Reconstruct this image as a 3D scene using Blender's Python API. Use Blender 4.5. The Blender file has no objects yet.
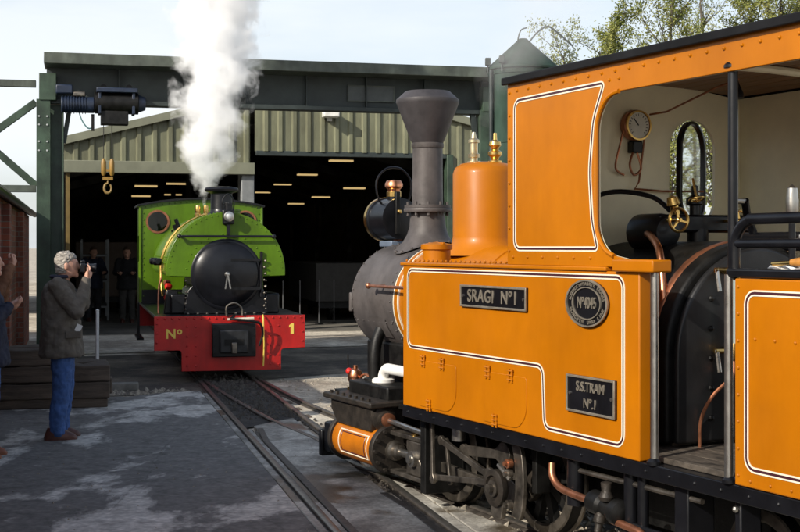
import bpy, bmesh, math, random
from mathutils import Vector, Matrix, Euler
random.seed(7)
R = math.radians
sc = bpy.context.scene
C = sc.collection

# ---------------------------------------------------------------- camera, sky, sun, exposure
CAM_H = 1.72
cam_d = bpy.data.cameras.new('camera_view')
cam = bpy.data.objects.new('camera_view', cam_d); C.objects.link(cam)
cam.location = (0, 0, CAM_H); cam.rotation_euler = (R(90), 0, 0)
cam_d.sensor_width = 36; cam_d.lens = 36 * 1295 / 800
cam_d.shift_y = -19 / 800
cam_d.clip_start = 0.05; cam_d.clip_end = 3000
sc.camera = cam

SUN_EL, SUN_AZ = 29.5, 225.0          # degrees; azimuth clockwise from +Y
wd = bpy.data.worlds.new('World'); sc.world = wd; wd.use_nodes = True
nt = wd.node_tree; nt.nodes.clear()
sky = nt.nodes.new('ShaderNodeTexSky'); sky.sky_type = 'NISHITA'; sky.sun_disc = False
sky.sun_elevation = R(SUN_EL); sky.sun_rotation = R(SUN_AZ)
sky.air_density = 1.0; sky.dust_density = 2.0; sky.ozone_density = 1.6; sky.altitude = 50
bg = nt.nodes.new('ShaderNodeBackground'); bg.inputs['Strength'].default_value = 0.15
wo = nt.nodes.new('ShaderNodeOutputWorld')
# thin high cloud veil over the whole sky
wtc = nt.nodes.new('ShaderNodeTexCoord'); wmp = nt.nodes.new('ShaderNodeMapping'); wmp.inputs['Scale'].default_value = (1.2, 1.2, 4.5)
wn = nt.nodes.new('ShaderNodeTexNoise'); wn.inputs['Scale'].default_value = 1.6; wn.inputs['Detail'].default_value = 7; wn.inputs['Roughness'].default_value = .55
wr = nt.nodes.new('ShaderNodeMapRange'); wr.inputs['From Min'].default_value = .32; wr.inputs['From Max'].default_value = .62; wr.inputs['To Min'].default_value = .42; wr.inputs['To Max'].default_value = .95
wm = nt.nodes.new('ShaderNodeMix'); wm.data_type = 'RGBA'; wm.inputs[7].default_value = (6.3, 6.6, 6.8, 1)
nt.links.new(wtc.outputs['Generated'], wmp.inputs['Vector']); nt.links.new(wmp.outputs[0], wn.inputs['Vector']); nt.links.new(wn.outputs['Fac'], wr.inputs['Value'])
wsx = nt.nodes.new('ShaderNodeSeparateXYZ'); wel = nt.nodes.new('ShaderNodeMapRange'); wel.interpolation_type = 'SMOOTHSTEP'
wel.inputs['From Min'].default_value = .0; wel.inputs['From Max'].default_value = .75; wel.inputs['To Min'].default_value = 1.0; wel.inputs['To Max'].default_value = .12
wmu = nt.nodes.new('ShaderNodeMath'); wmu.operation = 'MULTIPLY'
nt.links.new(wtc.outputs['Generated'], wsx.inputs[0]); nt.links.new(wsx.outputs[2], wel.inputs['Value']); nt.links.new(wr.outputs[0], wmu.inputs[0]); nt.links.new(wel.outputs[0], wmu.inputs[1])
nt.links.new(wmu.outputs[0], wm.inputs[0]); nt.links.new(sky.outputs[0], wm.inputs[6])
nt.links.new(wm.outputs[2], bg.inputs['Color']); nt.links.new(bg.outputs[0], wo.inputs['Surface'])

sun_d = bpy.data.lights.new('sun', 'SUN'); sun_d.energy = 5.0; sun_d.angle = R(0.5); sun_d.color = (1.0, 0.93, 0.82)
sun = bpy.data.objects.new('sun', sun_d); C.objects.link(sun)
SV = Vector((math.sin(R(SUN_AZ)) * math.cos(R(SUN_EL)), math.cos(R(SUN_AZ)) * math.cos(R(SUN_EL)), math.sin(R(SUN_EL))))
sun.rotation_euler = SV.to_track_quat('Z', 'Y').to_euler(); sun.location = (-20, -20, 25)

sc.view_settings.view_transform = 'Standard'; sc.view_settings.look = 'None'
sc.view_settings.exposure = 0.1; sc.view_settings.gamma = 1.0
sc.view_settings.use_curve_mapping = False
sc.render.engine = 'CYCLES'
sc.cycles.use_denoising = True
sc.cycles.max_bounces = 14; sc.cycles.diffuse_bounces = 4; sc.cycles.glossy_bounces = 4; sc.cycles.volume_bounces = 14; sc.cycles.transparent_max_bounces = 16
sc.cycles.volume_step_rate = 1.0

# ---------------------------------------------------------------- helpers
def tag(o, label=None, cat=None, group=None, kind=None):
    if label: o['label'] = label
    if cat: o['category'] = cat
    if group: o['group'] = group
    if kind: o['kind'] = kind
    return o

def thing(name, label, cat, loc=(0, 0, 0), rz=0.0, group=None, kind=None):
    o = bpy.data.objects.new(name, None); C.objects.link(o)
    o.location = loc; o.rotation_euler = (0, 0, R(rz)); o.empty_display_size = 0.1
    return tag(o, label, cat, group, kind)

def frame_from(p0, p1):
    z = (Vector(p1) - Vector(p0)); L = z.length; z.normalize()
    up = Vector((0, 0, 1)) if abs(z.z) < 0.95 else Vector((1, 0, 0))
    x = up.cross(z).normalized(); y = z.cross(x)
    return x, y, z, L

class MB:
    def __init__(s): s.v = []; s.f = []
    def add(s, vs, fs):
        n = len(s.v); s.v += [tuple(p) for p in vs]; s.f += [tuple(i + n for i in q) for q in fs]; return s
    def box(s, x0, x1, y0, y1, z0, z1, M=None):
        vs = [Vector((x, y, z)) for x in (x0, x1) for y in (y0, y1) for z in (z0, z1)]
        if M is not None: vs = [M @ p for p in vs]
        return s.add(vs, [(0,1,3,2),(4,6,7,5),(0,4,5,1),(2,3,7,6),(0,2,6,4),(1,5,7,3)])
    def bar(s, p0, p1, w, h):
        """rectangular bar between two points: w across (horizontal), h the other way"""
        x, y, z, L = frame_from(p0, p1); p0 = Vector(p0); p1 = Vector(p1)
        vs = []
        for p in (p0, p1):
            for a, b in ((-1,-1),(1,-1),(1,1),(-1,1)): vs.append(p + x*(a*w/2) + y*(b*h/2))
        return s.add(vs, [(3,2,1,0),(4,5,6,7),(0,1,5,4),(1,2,6,5),(2,3,7,6),(3,0,4,7)])
    def cyl(s, p0, p1, r0, r1=None, n=20, caps=True):
        if r1 is None: r1 = r0
        x, y, z, L = frame_from(p0, p1); p0 = Vector(p0); p1 = Vector(p1); vs = []
        for p, r in ((p0, r0), (p1, r1)):
            for i in range(n):
                a = 2*math.pi*i/n; vs.append(p + x*(r*math.cos(a)) + y*(r*math.sin(a)))
        fs = [(i, (i+1) % n, n+(i+1) % n, n+i) for i in range(n)]
        if caps: fs += [tuple(range(n-1, -1, -1)), tuple(range(n, 2*n))]
        return s.add(vs, fs)
    def tube(s, pts, r, n=10, close=False):
        pts = [Vector(p) for p in pts]; m = len(pts); rs = r if isinstance(r, (list, tuple)) else [r]*m
        vs = []; prev = None
        for i, p in enumerate(pts):
            if close: t = pts[(i+1) % m] - pts[i-1]
            else: t = pts[min(i+1, m-1)] - pts[max(i-1, 0)]
            t.normalize()
            if prev is None:
                up = Vector((0,0,1)) if abs(t.z) < .95 else Vector((1,0,0))
                x = up.cross(t).normalized()
            else:
                x = (prev - t*prev.dot(t)).normalized()
            prev = x; y = t.cross(x)
            for k in range(n):
                a = 2*math.pi*k/n; vs.append(p + x*(rs[i]*math.cos(a)) + y*(rs[i]*math.sin(a)))
        fs = []
        for i in range(m if close else m-1):
            j = (i+1) % m
            for k in range(n): fs.append((i*n+k, i*n+(k+1) % n, j*n+(k+1) % n, j*n+k))
        if not close: fs += [tuple(range(n-1, -1, -1)), tuple((m-1)*n+k for k in range(n))]
        return s.add(vs, fs)
    def lathe(s, prof, p0=(0,0,0), axis=(0,0,1), n=28, caps=True):
        """prof: (radius, along) pairs; ends capped if radius > 0"""
        p0 = Vector(p0); x, y, z, L = frame_from(p0, p0+Vector(axis)); vs = []
        for r, h in prof:
            for i in range(n):
                a = 2*math.pi*i/n; vs.append(p0 + z*h + x*(r*math.cos(a)) + y*(r*math.sin(a)))
        fs = []
        for j in range(len(prof)-1):
            for i in range(n): fs.append((j*n+i, j*n+(i+1) % n, (j+1)*n+(i+1) % n, (j+1)*n+i))
        if caps and prof[0][0] > 1e-5: fs.append(tuple(range(n-1, -1, -1)))
        if caps and prof[-1][0] > 1e-5: fs.append(tuple((len(prof)-1)*n+i for i in range(n)))
        return s.add(vs, fs)
    def ball(s, c, r, n=10, sc_=(1,1,1)):
        m = max(4, n//2)
        prof = [(r*math.sin(math.pi*j/m), -r*math.cos(math.pi*j/m)) for j in range(m+1)]
        k = len(s.v); s.lathe([(max(a,0),b) for a,b in prof], (0,0,0), (0,0,1), n)
        for i in range(k, len(s.v)):
            p = s.v[i]; s.v[i] = (c[0]+p[0]*sc_[0], c[1]+p[1]*sc_[1], c[2]+p[2]*sc_[2])
        return s
    def prism(s, poly, fn, d0, d1):
        """extrude 2-D poly; fn(a, b, d) -> xyz"""
        n = len(poly)
        vs = [fn(a, b, d0) for a, b in poly] + [fn(a, b, d1) for a, b in poly]
        fs = [tuple(range(n-1, -1, -1)), tuple(range(n, 2*n))] + [(i, (i+1) % n, n+(i+1) % n, n+i) for i in range(n)]
        return s.add(vs, fs)
    def strip(s, pa, pb, fn, d0, d1, close=True):
        """a band between two 2-D paths, with thickness"""
        n = len(pa); vs = []
        for d in (d0, d1):
            for p in pa: vs.append(fn(p[0], p[1], d))
            for p in pb: vs.append(fn(p[0], p[1], d))
        fs = []
        for i in range(n if close else n-1):
            j = (i+1) % n
            fs += [(2*n+i, 2*n+j, 3*n+j, 3*n+i), (i, n+i, n+j, j), (i, j, 2*n+j, 2*n+i), (n+j, n+i, 3*n+i, 3*n+j)]
        if not close:
            fs += [(0, 2*n, 3*n, n), (n-1, 2*n-1, 4*n-1, 3*n-1)]
        return s.add(vs, fs)
    def mesh(s, name='m', smooth=True, ang=35):
        me = bpy.data.meshes.new(name); me.from_pydata(s.v, [], s.f)
        bm = bmesh.new(); bm.from_mesh(me)
        bmesh.ops.remove_doubles(bm, verts=bm.verts, dist=1e-5)
        bmesh.ops.recalc_face_normals(bm, faces=bm.faces); bm.to_mesh(me); bm.free()
        if smooth:
            for p in me.polygons: p.use_smooth = True
            me.set_sharp_from_angle(angle=R(ang))
        return me
    def build(s, name, mat, parent=None, bevel=0, smooth=True, ang=35, seg=2):
        me = s.mesh(name, smooth, ang)
        o = bpy.data.objects.new(name, me); C.objects.link(o)
        if mat is not None: me.materials.append(mat)
        if parent is not None: o.parent = parent
        if bevel:
            b = o.modifiers.new('bevel', 'BEVEL'); b.width = bevel; b.segments = seg; b.limit_method = 'ANGLE'; b.angle_limit = R(40)
        return o

def link_mesh(name, me, parent=None, loc=None, rot=None):
    o = bpy.data.objects.new(name, me); C.objects.link(o)
    if parent is not None: o.parent = parent
    if loc: o.location = loc
    if rot: o.rotation_euler = rot
    return o

def text_mesh(name, txt, size, mat, parent, M, extrude=0.002, align='CENTER', space=1.0, bold=0.0, sx=1.0):
    cu = bpy.data.curves.new(name, 'FONT'); cu.body = txt; cu.size = size; cu.extrude = extrude
    cu.align_x = align; cu.align_y = 'CENTER'; cu.space_character = space; cu.offset = bold
    t = bpy.data.objects.new(name, cu); C.objects.link(t)
    dg = bpy.context.evaluated_depsgraph_get(); dg.update()
    me = bpy.data.meshes.new_from_object(t.evaluated_get(dg))
    bpy.data.objects.remove(t); bpy.data.curves.remove(cu)
    me.transform(M @ Matrix.Diagonal((sx, 1, 1, 1)))
    me.materials.clear(); me.materials.append(mat)
    o = bpy.data.objects.new(name, me); C.objects.link(o); o.parent = parent
    return o

def text_line(txt, size, m, parent, M, extrude=0.002, space=1.0, bold=0.0, sx=1.0, name='letter'):
    """each character an object of its own, centred on M"""
    def width(s):
        cu = bpy.data.curves.new('w', 'FONT'); cu.body = s + 'I'; cu.size = size; cu.space_character = space
        t = bpy.data.objects.new('w', cu); C.objects.link(t); bpy.context.view_layer.update()
        w = max(v[0] for v in t.bound_box); bpy.data.objects.remove(t); bpy.data.curves.remove(cu); return w
    w0 = width(''); xs = [width(txt[:i]) - w0 for i in range(len(txt)+1)]
    for i, chv in enumerate(txt):
        if chv == ' ': continue
        text_mesh(name, chv, size, m, parent, M @ Matrix.Translation(((xs[i] - xs[-1]/2)*sx, 0, 0)), extrude, 'LEFT', 1, bold, sx)

def rounded(poly, r, n=6):
    """round the corners of a closed 2-D polygon; r is one radius or one for each corner"""
    out = []; m = len(poly)
    for i in range(m):
        p = Vector(poly[i]); a = Vector(poly[i-1]) - p; b = Vector(poly[(i+1) % m]) - p
        rr = r[i] if isinstance(r, (list, tuple)) else r
        if rr < 1e-6: out.append(tuple(p)); continue
        la, lb = a.length, b.length; a.normalize(); b.normalize()
        ang = a.angle(b); t = min(rr / math.tan(ang/2), la*.499, lb*.499); rr = t*math.tan(ang/2)
        c = p + (a+b).normalized() * (rr/math.sin(ang/2)); s0 = p + a*t; s1 = p + b*t
        v0 = s0 - c; v1 = s1 - c
        a0 = math.atan2(v0.y, v0.x); a1 = math.atan2(v1.y, v1.x); d = (a1-a0+math.pi) % (2*math.pi) - math.pi
        for k in range(n+1):
            q = a0 + d*k/n; out.append((c.x+rr*math.cos(q), c.y+rr*math.sin(q)))
    return out

def offset_path(p, d):
    m = len(p); out = []
    for i in range(m):
        a = Vector(p[i-1]); b = Vector(p[(i+1) % m]); t = (b-a).normalized(); nrm = Vector((-t.y, t.x))
        q = Vector(p[i]) + nrm*d; out.append((q.x, q.y))
    return out

def arc(cx, cy, r, a0, a1, n):
    return [(cx+r*math.cos(R(a0+(a1-a0)*i/n)), cy+r*math.sin(R(a0+(a1-a0)*i/n))) for i in range(n+1)]

# ---------------------------------------------------------------- materials
def mat(name, col, rough=.5, metal=0.0, var=.12, scale=6.0, bump=0.0, bscale=80.0, coat=0.0, col2=None, mix=(.45,.65), rvar=.1, detail=6.0, stretch=(1,1,1), spec=.5, streak=0.0):
    m = bpy.data.materials.new(name); m.use_nodes = True; nt = m.node_tree; N = nt.nodes; L = nt.links
    b = N['Principled BSDF']; b.inputs['Metallic'].default_value = metal
    b.inputs['Coat Weight'].default_value = coat; b.inputs['Coat Roughness'].default_value = .08
    b.inputs['Specular IOR Level'].default_value = spec
    tc = N.new('ShaderNodeTexCoord'); mp = N.new('ShaderNodeMapping'); mp.inputs['Scale'].default_value = stretch
    L.new(tc.outputs['Object'], mp.inputs['Vector'])
    no = N.new('ShaderNodeTexNoise'); no.inputs['Scale'].default_value = scale; no.inputs['Detail'].default_value = detail
    no.inputs['Roughness'].default_value = .6
    L.new(mp.outputs[0], no.inputs['Vector'])
    cr = N.new('ShaderNodeValToRGB'); L.new(no.outputs['Fac'], cr.inputs[0])
    c2 = col2 if col2 else tuple(max(0, c*(1-2*var)) for c in col)
    c1 = col if col2 else tuple(min(1, c*(1+var)) for c in col)
    cr.color_ramp.elements[0].position = mix[0] if col2 else .3; cr.color_ramp.elements[0].color = (*c2, 1)
    cr.color_ramp.elements[1].position = mix[1] if col2 else .7; cr.color_ramp.elements[1].color = (*c1, 1)
    src = cr.outputs[0]
    if streak:      # grime runs and dull patches with a shape of their own
        m2 = N.new('ShaderNodeMapping'); m2.inputs['Scale'].default_value = (2.2, 2.2, .55); L.new(tc.outputs['Object'], m2.inputs['Vector'])
        ns = N.new('ShaderNodeTexNoise'); ns.inputs['Scale'].default_value = 1.6; ns.inputs['Detail'].default_value = 8; ns.inputs['Roughness'].default_value = .7; L.new(m2.outputs[0], ns.inputs['Vector'])
        rs = N.new('ShaderNodeValToRGB'); rs.color_ramp.elements[0].position = .34; rs.color_ramp.elements[1].position = .58
        v = 1-streak; rs.color_ramp.elements[0].color = (v, v*.97, v*.93, 1); L.new(ns.outputs['Fac'], rs.inputs[0])
        mx = N.new('ShaderNodeMix'); mx.data_type = 'RGBA'; mx.blend_type = 'MULTIPLY'; mx.inputs[0].default_value = 1
        L.new(src, mx.inputs[6]); L.new(rs.outputs[0], mx.inputs[7]); src = mx.outputs[2]
    L.new(src, b.inputs['Base Color'])
    mr = N.new('ShaderNodeMapRange'); mr.inputs['To Min'].default_value = max(.02, rough-rvar); mr.inputs['To Max'].default_value = min(1, rough+rvar)
    n2 = N.new('ShaderNodeTexNoise'); n2.inputs['Scale'].default_value = scale*2.7; n2.inputs['Detail'].default_value = 4
    L.new(mp.outputs[0], n2.inputs['Vector']); L.new(n2.outputs['Fac'], mr.inputs['Value']); L.new(mr.outputs[0], b.inputs['Roughness'])
    if bump:
        n3 = N.new('ShaderNodeTexNoise'); n3.inputs['Scale'].default_value = bscale; n3.inputs['Detail'].default_value = 5
        L.new(mp.outputs[0], n3.inputs['Vector'])
        bp = N.new('ShaderNodeBump'); bp.inputs['Strength'].default_value = bump; bp.inputs['Distance'].default_value = .01
        L.new(n3.outputs['Fac'], bp.inputs['Height']); L.new(bp.outputs[0], b.inputs['Normal'])
    return m

def emit(name, col, strength):
    m = bpy.data.materials.new(name); m.use_nodes = True; b = m.node_tree.nodes['Principled BSDF']
    b.inputs['Base Color'].default_value = (.8,.8,.75,1)
    b.inputs['Emission Color'].default_value = (*col, 1); b.inputs['Emission Strength'].default_value = strength
    return m

ORANGE = mat('orange_paint', (.415,.130,.001), .38, 0, .09, 1.5, .08, 3.0, coat=.05, rvar=.12, spec=.25, streak=.09)
BLACKP = mat('black_paint', (.006,.0062,.008), .34, 0, .3, 5, .04, 60, coat=.04, spec=.35)
ROOFB = mat('roof_felt_black', (.007,.007,.008), .65, 0, .3, 5, .05, 60, spec=.2)
BLACKM = mat('black_oily_metal', (.009,.0086,.008), .5, .1, .5, 9, .12, 70, spec=.3)
GRIME = mat('grimy_metal', (.045,.036,.028), .5, .3, .5, 12, .2, 90, col2=(.018,.015,.012), mix=(.35,.7))
SMOKE = mat('smokebox_grey', (.104,.092,.088), .5, .1, .25, 3.5, .08, 50, spec=.3, streak=.25)
STEEL = mat('bright_steel', (.50,.48,.44), .3, .95, .12, 8, .03, 80)
DSTEEL = mat('worn_steel', (.21,.185,.155), .4, .85, .35, 11, .08, 80)
BRASS = mat('brass', (.78,.50,.16), .25, 1, .15, 9)
COPPER = mat('copper', (.78,.33,.17), .3, 1, .2, 9)
COPPERD = mat('copper_pipe', (.42,.17,.09), .4, .8, .25, 12)
WHITE = mat('white_lining', (.72,.66,.52), .4, 0, .05, 8)
MAROON = mat('dark_lining', (.05,.012,.02), .4, 0, .1, 8)
CREAM = mat('cream_paint', (.86,.79,.56), .45, 0, .06, 3, .03, 40)
WOODC = mat('varnished_boards', (.23,.105,.04), .45, 0, .25, 7, .06, 40, stretch=(.4,4,4))
FLOORW = mat('oily_floor_boards', (.085,.07,.055), .6, 0, .4, 9, .2, 60, stretch=(1,4,1))
WHITEP = mat('white_lagging', (.75,.74,.70), .6, 0, .08, 12, .08, 60)
GLASS = bpy.data.materials.new('window_glass'); GLASS.use_nodes = True
_b = GLASS.node_tree.nodes['Principled BSDF']; _b.inputs['Base Color'].default_value = (.93,.96,.95,1)
_b.inputs['Roughness'].default_value = .02; _b.inputs['Transmission Weight'].default_value = 1; _b.inputs['IOR'].default_value = 1.3
GREEN = mat('loco_green', (.085,.175,.004), .36, 0, .12, 2.5, .04, 5, coat=.15, spec=.3, streak=.25, rvar=.06)
RED = mat('buffer_red', (.45,.009,.007), .36, 0, .12, 4, .05, 20, coat=.05, streak=.3)
YELP = mat('yellow_lettering', (.72,.52,.09), .45, 0, .05, 8)
REDP = mat('red_paint', (.55,.02,.015), .4, 0, .1, 9)
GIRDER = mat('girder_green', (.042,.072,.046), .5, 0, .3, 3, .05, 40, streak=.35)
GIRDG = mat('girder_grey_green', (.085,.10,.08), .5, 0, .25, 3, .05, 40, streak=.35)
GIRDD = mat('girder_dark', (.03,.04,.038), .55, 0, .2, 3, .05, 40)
CLAD = mat('sage_cladding', (.185,.19,.118), .5, 0, .16, 1.6, .02, 20, streak=.35, stretch=(1,1,.25))
TRIM = mat('sage_trim', (.18,.185,.13), .5, 0, .12, 2, .03, 30)
SHEDD = mat('shed_lining', (.13,.125,.105), .8, 0, .3, 2)
SHEDF = mat('shed_floor_concrete', (.16,.145,.12), .85, 0, .25, 1.5, .2, 20)
HOISTB = mat('hoist_blue', (.014,.024,.05), .45, 0, .2, 6, .05, 40)
YELLOW = mat('hook_yellow', (.27,.15,.025), .5, 0, .15, 8)
TANKG = mat('tank_green', (.030,.056,.042), .75, 0, .3, 1.8, .06, 14, stretch=(1,1,.3), spec=.2, streak=.4)
TIMBER = mat('sleeper_timber', (.085,.062,.045), .85, 0, .35, 5, .6, 30, stretch=(.3,3,3))
ROOFT = mat('roof_slate', (.06,.06,.065), .7, 0, .25, 4, .2, 30)
GALV = mat('galvanised', (.55,.56,.55), .45, .4, .1, 8)
LGREY = mat('grey_steel_post', (.22,.23,.23), .5, .2, .15, 4)
RAIL = mat('rusty_rail', (.095,.082,.070), .55, .3, .3, 14, .2, 60)
RAILT = mat('worn_rail_head', (.26,.245,.225), .35, .8, .2, 14, .1, 60)
SKIN = mat('skin', (.56,.30,.21), .55, 0, .1, 30)
HAIR = mat('grey_hair', (.40,.36,.31), .7, 0, .45, 40, .9, 90, stretch=(.5,.5,2.5))
HAIRD = mat('brown_hair', (.08,.05,.03), .6, 0, .3, 60, .5, 120)
JACKET = mat('olive_jacket', (.115,.098,.078), .85, 0, .15, 14, .2, 160)
JEANS = mat('blue_denim', (.05,.115,.31), .85, 0, .22, 14, .25, 220)
SHOE = mat('brown_leather', (.10,.035,.025), .45, 0, .2, 20)
NAVY = mat('navy_cloth', (.018,.022,.045), .85, 0, .2, 14, .2, 160)
TANC = mat('tan_cloth', (.20,.085,.04), .85, 0, .2, 14, .2, 160)
DARKC = mat('charcoal_cloth', (.03,.03,.035), .9, 0, .2, 14, .2, 160)
PAPER = mat('white_paper', (.75,.75,.73), .7, 0, .04, 8)

def place(fr, a, b, z=0):
    ox, oy, ang = fr; c, s_ = math.cos(R(ang)), math.sin(R(ang))
    return (ox + a*c - b*s_, oy + a*s_ + b*c, z)
FS = (0, 0, 13.9)                       # engine shed axes: a to the right, b deeper
# ---------------------------------------------------------------- ground materials
def ground_mat(name, dark, light, sand=None, scale=.9, stretch=(.55,1.7,1), thr=(.5,.6), wet=0, grain=90, bump=.35, cracks=0):
    m = bpy.data.materials.new(name); m.use_nodes = True; nt = m.node_tree; N = nt.nodes; L = nt.links
    b = N['Principled BSDF']; tc = N.new('ShaderNodeTexCoord'); mp = N.new('ShaderNodeMapping'); mp.inputs['Scale'].default_value = stretch
    L.new(tc.outputs['Object'], mp.inputs['Vector'])
    def noise(sc_, det=8, rough=.62, src=None):
        n = N.new('ShaderNodeTexNoise'); n.inputs['Scale'].default_value = sc_; n.inputs['Detail'].default_value = det; n.inputs['Roughness'].default_value = rough; n.inputs['Distortion'].default_value = .25
        L.new((src or mp).outputs[0] if src is None else src, n.inputs['Vector']); return n
    def ramp(src, p0, p1, c0=(0,0,0,1), c1=(1,1,1,1)):
        r = N.new('ShaderNodeValToRGB'); r.color_ramp.elements[0].position = p0; r.color_ramp.elements[1].position = p1
        r.color_ramp.elements[0].color = c0; r.color_ramp.elements[1].color = c1; L.new(src, r.inputs[0]); return r
    def mixc(fac, a, bb, mode='MIX'):
        x = N.new('ShaderNodeMix'); x.data_type = 'RGBA'; x.blend_type = mode
        if isinstance(fac, float): x.inputs[0].default_value = fac
        else: L.new(fac, x.inputs[0])
        for i, s_ in ((6, a), (7, bb)):
            if isinstance(s_, tuple): x.inputs[i].default_value = (*s_, 1)
            else: L.new(s_, x.inputs[i])
        return x.outputs[2]
    obj = tc.outputs['Object']
    big = noise(scale); fac = ramp(big.outputs['Fac'], *thr)
    col = mixc(fac.outputs[0], dark, light)
    if sand:
        s2 = noise(.35, 6, .6, obj); f2 = ramp(s2.outputs['Fac'], .50, .62); col = mixc(f2.outputs[0], col, sand)
    if cracks:
        cd = noise(1.2, 4, .6, obj); cm = N.new('ShaderNodeMix'); cm.data_type = 'VECTOR'; cm.inputs[0].default_value = .12; L.new(obj, cm.inputs[4]); L.new(cd.outputs['Color'], cm.inputs[5])
        cv = N.new('ShaderNodeTexVoronoi'); cv.feature = 'DISTANCE_TO_EDGE'; cv.inputs['Scale'].default_value = cracks; L.new(cm.outputs[1], cv.inputs['Vector'])
        ck = ramp(cv.outputs['Distance'], .0012, .004, (.45,.44,.43,1), (1,1,1,1)); col = mixc(.5, col, ck.outputs[0], 'MULTIPLY')
        st2 = noise(2.1, 5, .55, obj); sr = ramp(st2.outputs['Fac'], .60, .70, (1,1,1,1), (.50,.48,.46,1)); col = mixc(.8, col, sr.outputs[0], 'MULTIPLY')
    md = noise(7, 6, .65, obj); mr = ramp(md.outputs['Fac'], .3, .7, (.55,.55,.55,1), (1.25,1.25,1.25,1)); col = mixc(1.0, col, mr.outputs[0], 'MULTIPLY')
    vo = N.new('ShaderNodeTexVoronoi'); vo.inputs['Scale'].default_value = grain*.55; L.new(obj, vo.inputs['Vector'])
    vr = ramp(vo.outputs['Distance'], .0, .75, (1.12,1.12,1.12,1), (.62,.62,.62,1)); col = mixc(.7, col, vr.outputs[0], 'MULTIPLY')
    rough = N.new('ShaderNodeMapRange'); rough.inputs['To Min'].default_value = .75; rough.inputs['To Max'].default_value = .95
    L.new(md.outputs['Fac'], rough.inputs['Value']); ro = rough.outputs[0]
    if wet:
        w = noise(.75, 5, .5, obj); wr = ramp(w.outputs['Fac'], .56, .60)
        col = mixc(wr.outputs[0], col, mixc(1.0, col, (.38,.33,.27), 'MULTIPLY'))
        x = N.new('ShaderNodeMix'); x.inputs[3].default_value = .28; L.new(wr.outputs[0], x.inputs[0]); L.new(ro, x.inputs[2]); ro = x.outputs[0]
    L.new(col, b.inputs['Base Color']); L.new(ro, b.inputs['Roughness'])
    gn = noise(grain, 4, .7, obj); bp = N.new('ShaderNodeBump'); bp.inputs['Strength'].default_value = bump; bp.inputs['Distance'].default_value = .012
    ad = N.new('ShaderNodeMath'); ad.operation = 'ADD'; L.new(gn.outputs['Fac'], ad.inputs[0]); L.new(md.outputs['Fac'], ad.inputs[1])
    L.new(ad.outputs[0], bp.inputs['Height']); L.new(bp.outputs[0], b.inputs['Normal'])
    return m

DIRT = ground_mat('sandy_yard_dirt', (.40,.335,.255), (.78,.70,.56), scale=.7, stretch=(1,1,1), thr=(.4,.62), grain=70, bump=.6)
ASPH = ground_mat('patched_asphalt', (.20,.19,.175), (.66,.63,.57), scale=.75, stretch=(1.25,.6,1), thr=(.515,.56), grain=45, cracks=.62)
CONC = ground_mat('worn_concrete', (.28,.26,.225), (.60,.57,.50), scale=1.6, stretch=(1,.7,1), thr=(.4,.6), wet=1, grain=80, cracks=.9)
BALL = ground_mat('dark_oily_ballast', (.028,.025,.022), (.075,.066,.055), scale=3, stretch=(1,1,1), thr=(.4,.65), grain=40, bump=1.0)

def sheet(name, pts, z, m, thick=0, sub=0):
    mb = MB(); w = [place(FS, a, b) for a, b in pts]
    if thick: mb.prism([(p[0], p[1]) for p in w], lambda a, b, d: (a, b, d), z-thick, z)
    else: mb.add([(p[0], p[1], z) for p in w], [tuple(range(len(w)))])
    o = mb.build(name, m, bevel=.006 if thick else 0); tag(o, kind='structure'); return o

g = MB(); g.add([(-900,-900,-.03),(900,-900,-.03),(900,1500,-.03),(-900,1500,-.03)], [(0,1,2,3)])
tag(g.build('ground', DIRT), kind='structure')
# the patched yard paving left of the main track, with a broken far edge
edge = [(1.40, 15.6)] + [(1.40 - i*.42, 15.4 + .18*math.sin(i*1.9) - .10*i*.2 + random.uniform(-.06,.06)) for i in range(1, 26)]
sheet('yard_paving', [(-9.2, -8), (1.40, -8)] + edge, 0, ASPH, .05)
# concrete infill between the rails and out to the second track
sheet('track_paving', [(1.625, -8), (2.085, -8), (2.085, 12.9), (1.625, 12.4)], 0.004, CONC, .05)
sheet('infill_paving', [(2.335, -8), (4.6, -8), (2.72, 6.9), (2.46, 8.1), (2.335, 8.8)], -.004, CONC, .04)
sheet('track_ballast', [(1.54, 12.4), (2.17, 12.9), (2.17, 17.5), (1.54, 17.5)], -.014, BALL)
sheet('rail_strip', [(1.536, -8), (1.576, -8), (1.576, 12.2), (1.536, 12.2)], -.003, CONC, .03)
sheet('rail_strip', [(1.41, -8), (1.466, -8), (1.466, 15.4), (1.41, 15.4)], -.006, CONC, .03)
sheet('rail_strip', [(2.245, -8), (2.325, -8), (2.325, 8.9), (2.245, 10.2)], -.005, CONC, .03)
DIRTD = ground_mat('dark_yard_dirt', (.085,.070,.055), (.30,.25,.185), scale=.9, stretch=(1,1,1), thr=(.42,.68), grain=60, bump=.7)  # darker brown ground for the sheets beyond the paving
sheet('dirt_patch', [(-3.2, 15.2), (1.46, 15.6), (1.46, 21.4), (-3.2, 21.0)], -.024, DIRTD)
sheet('dirt_patch', [(2.25, 16.9), (3.6, 17.6), (6.5, 18.0), (7.0, 22.4), (2.25, 22.0)], -.025, DIRTD)
sheet('dirt_patch', [(1.46, 17.5), (2.25, 17.5), (2.25, 22.0), (1.46, 21.4)], -.026, DIRTD)
sheet('shed_apron', [(-3, 21.3), (9.5, 22.9), (9.5, 27.5), (-3, 27.5)], -.018, DIRT)

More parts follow.
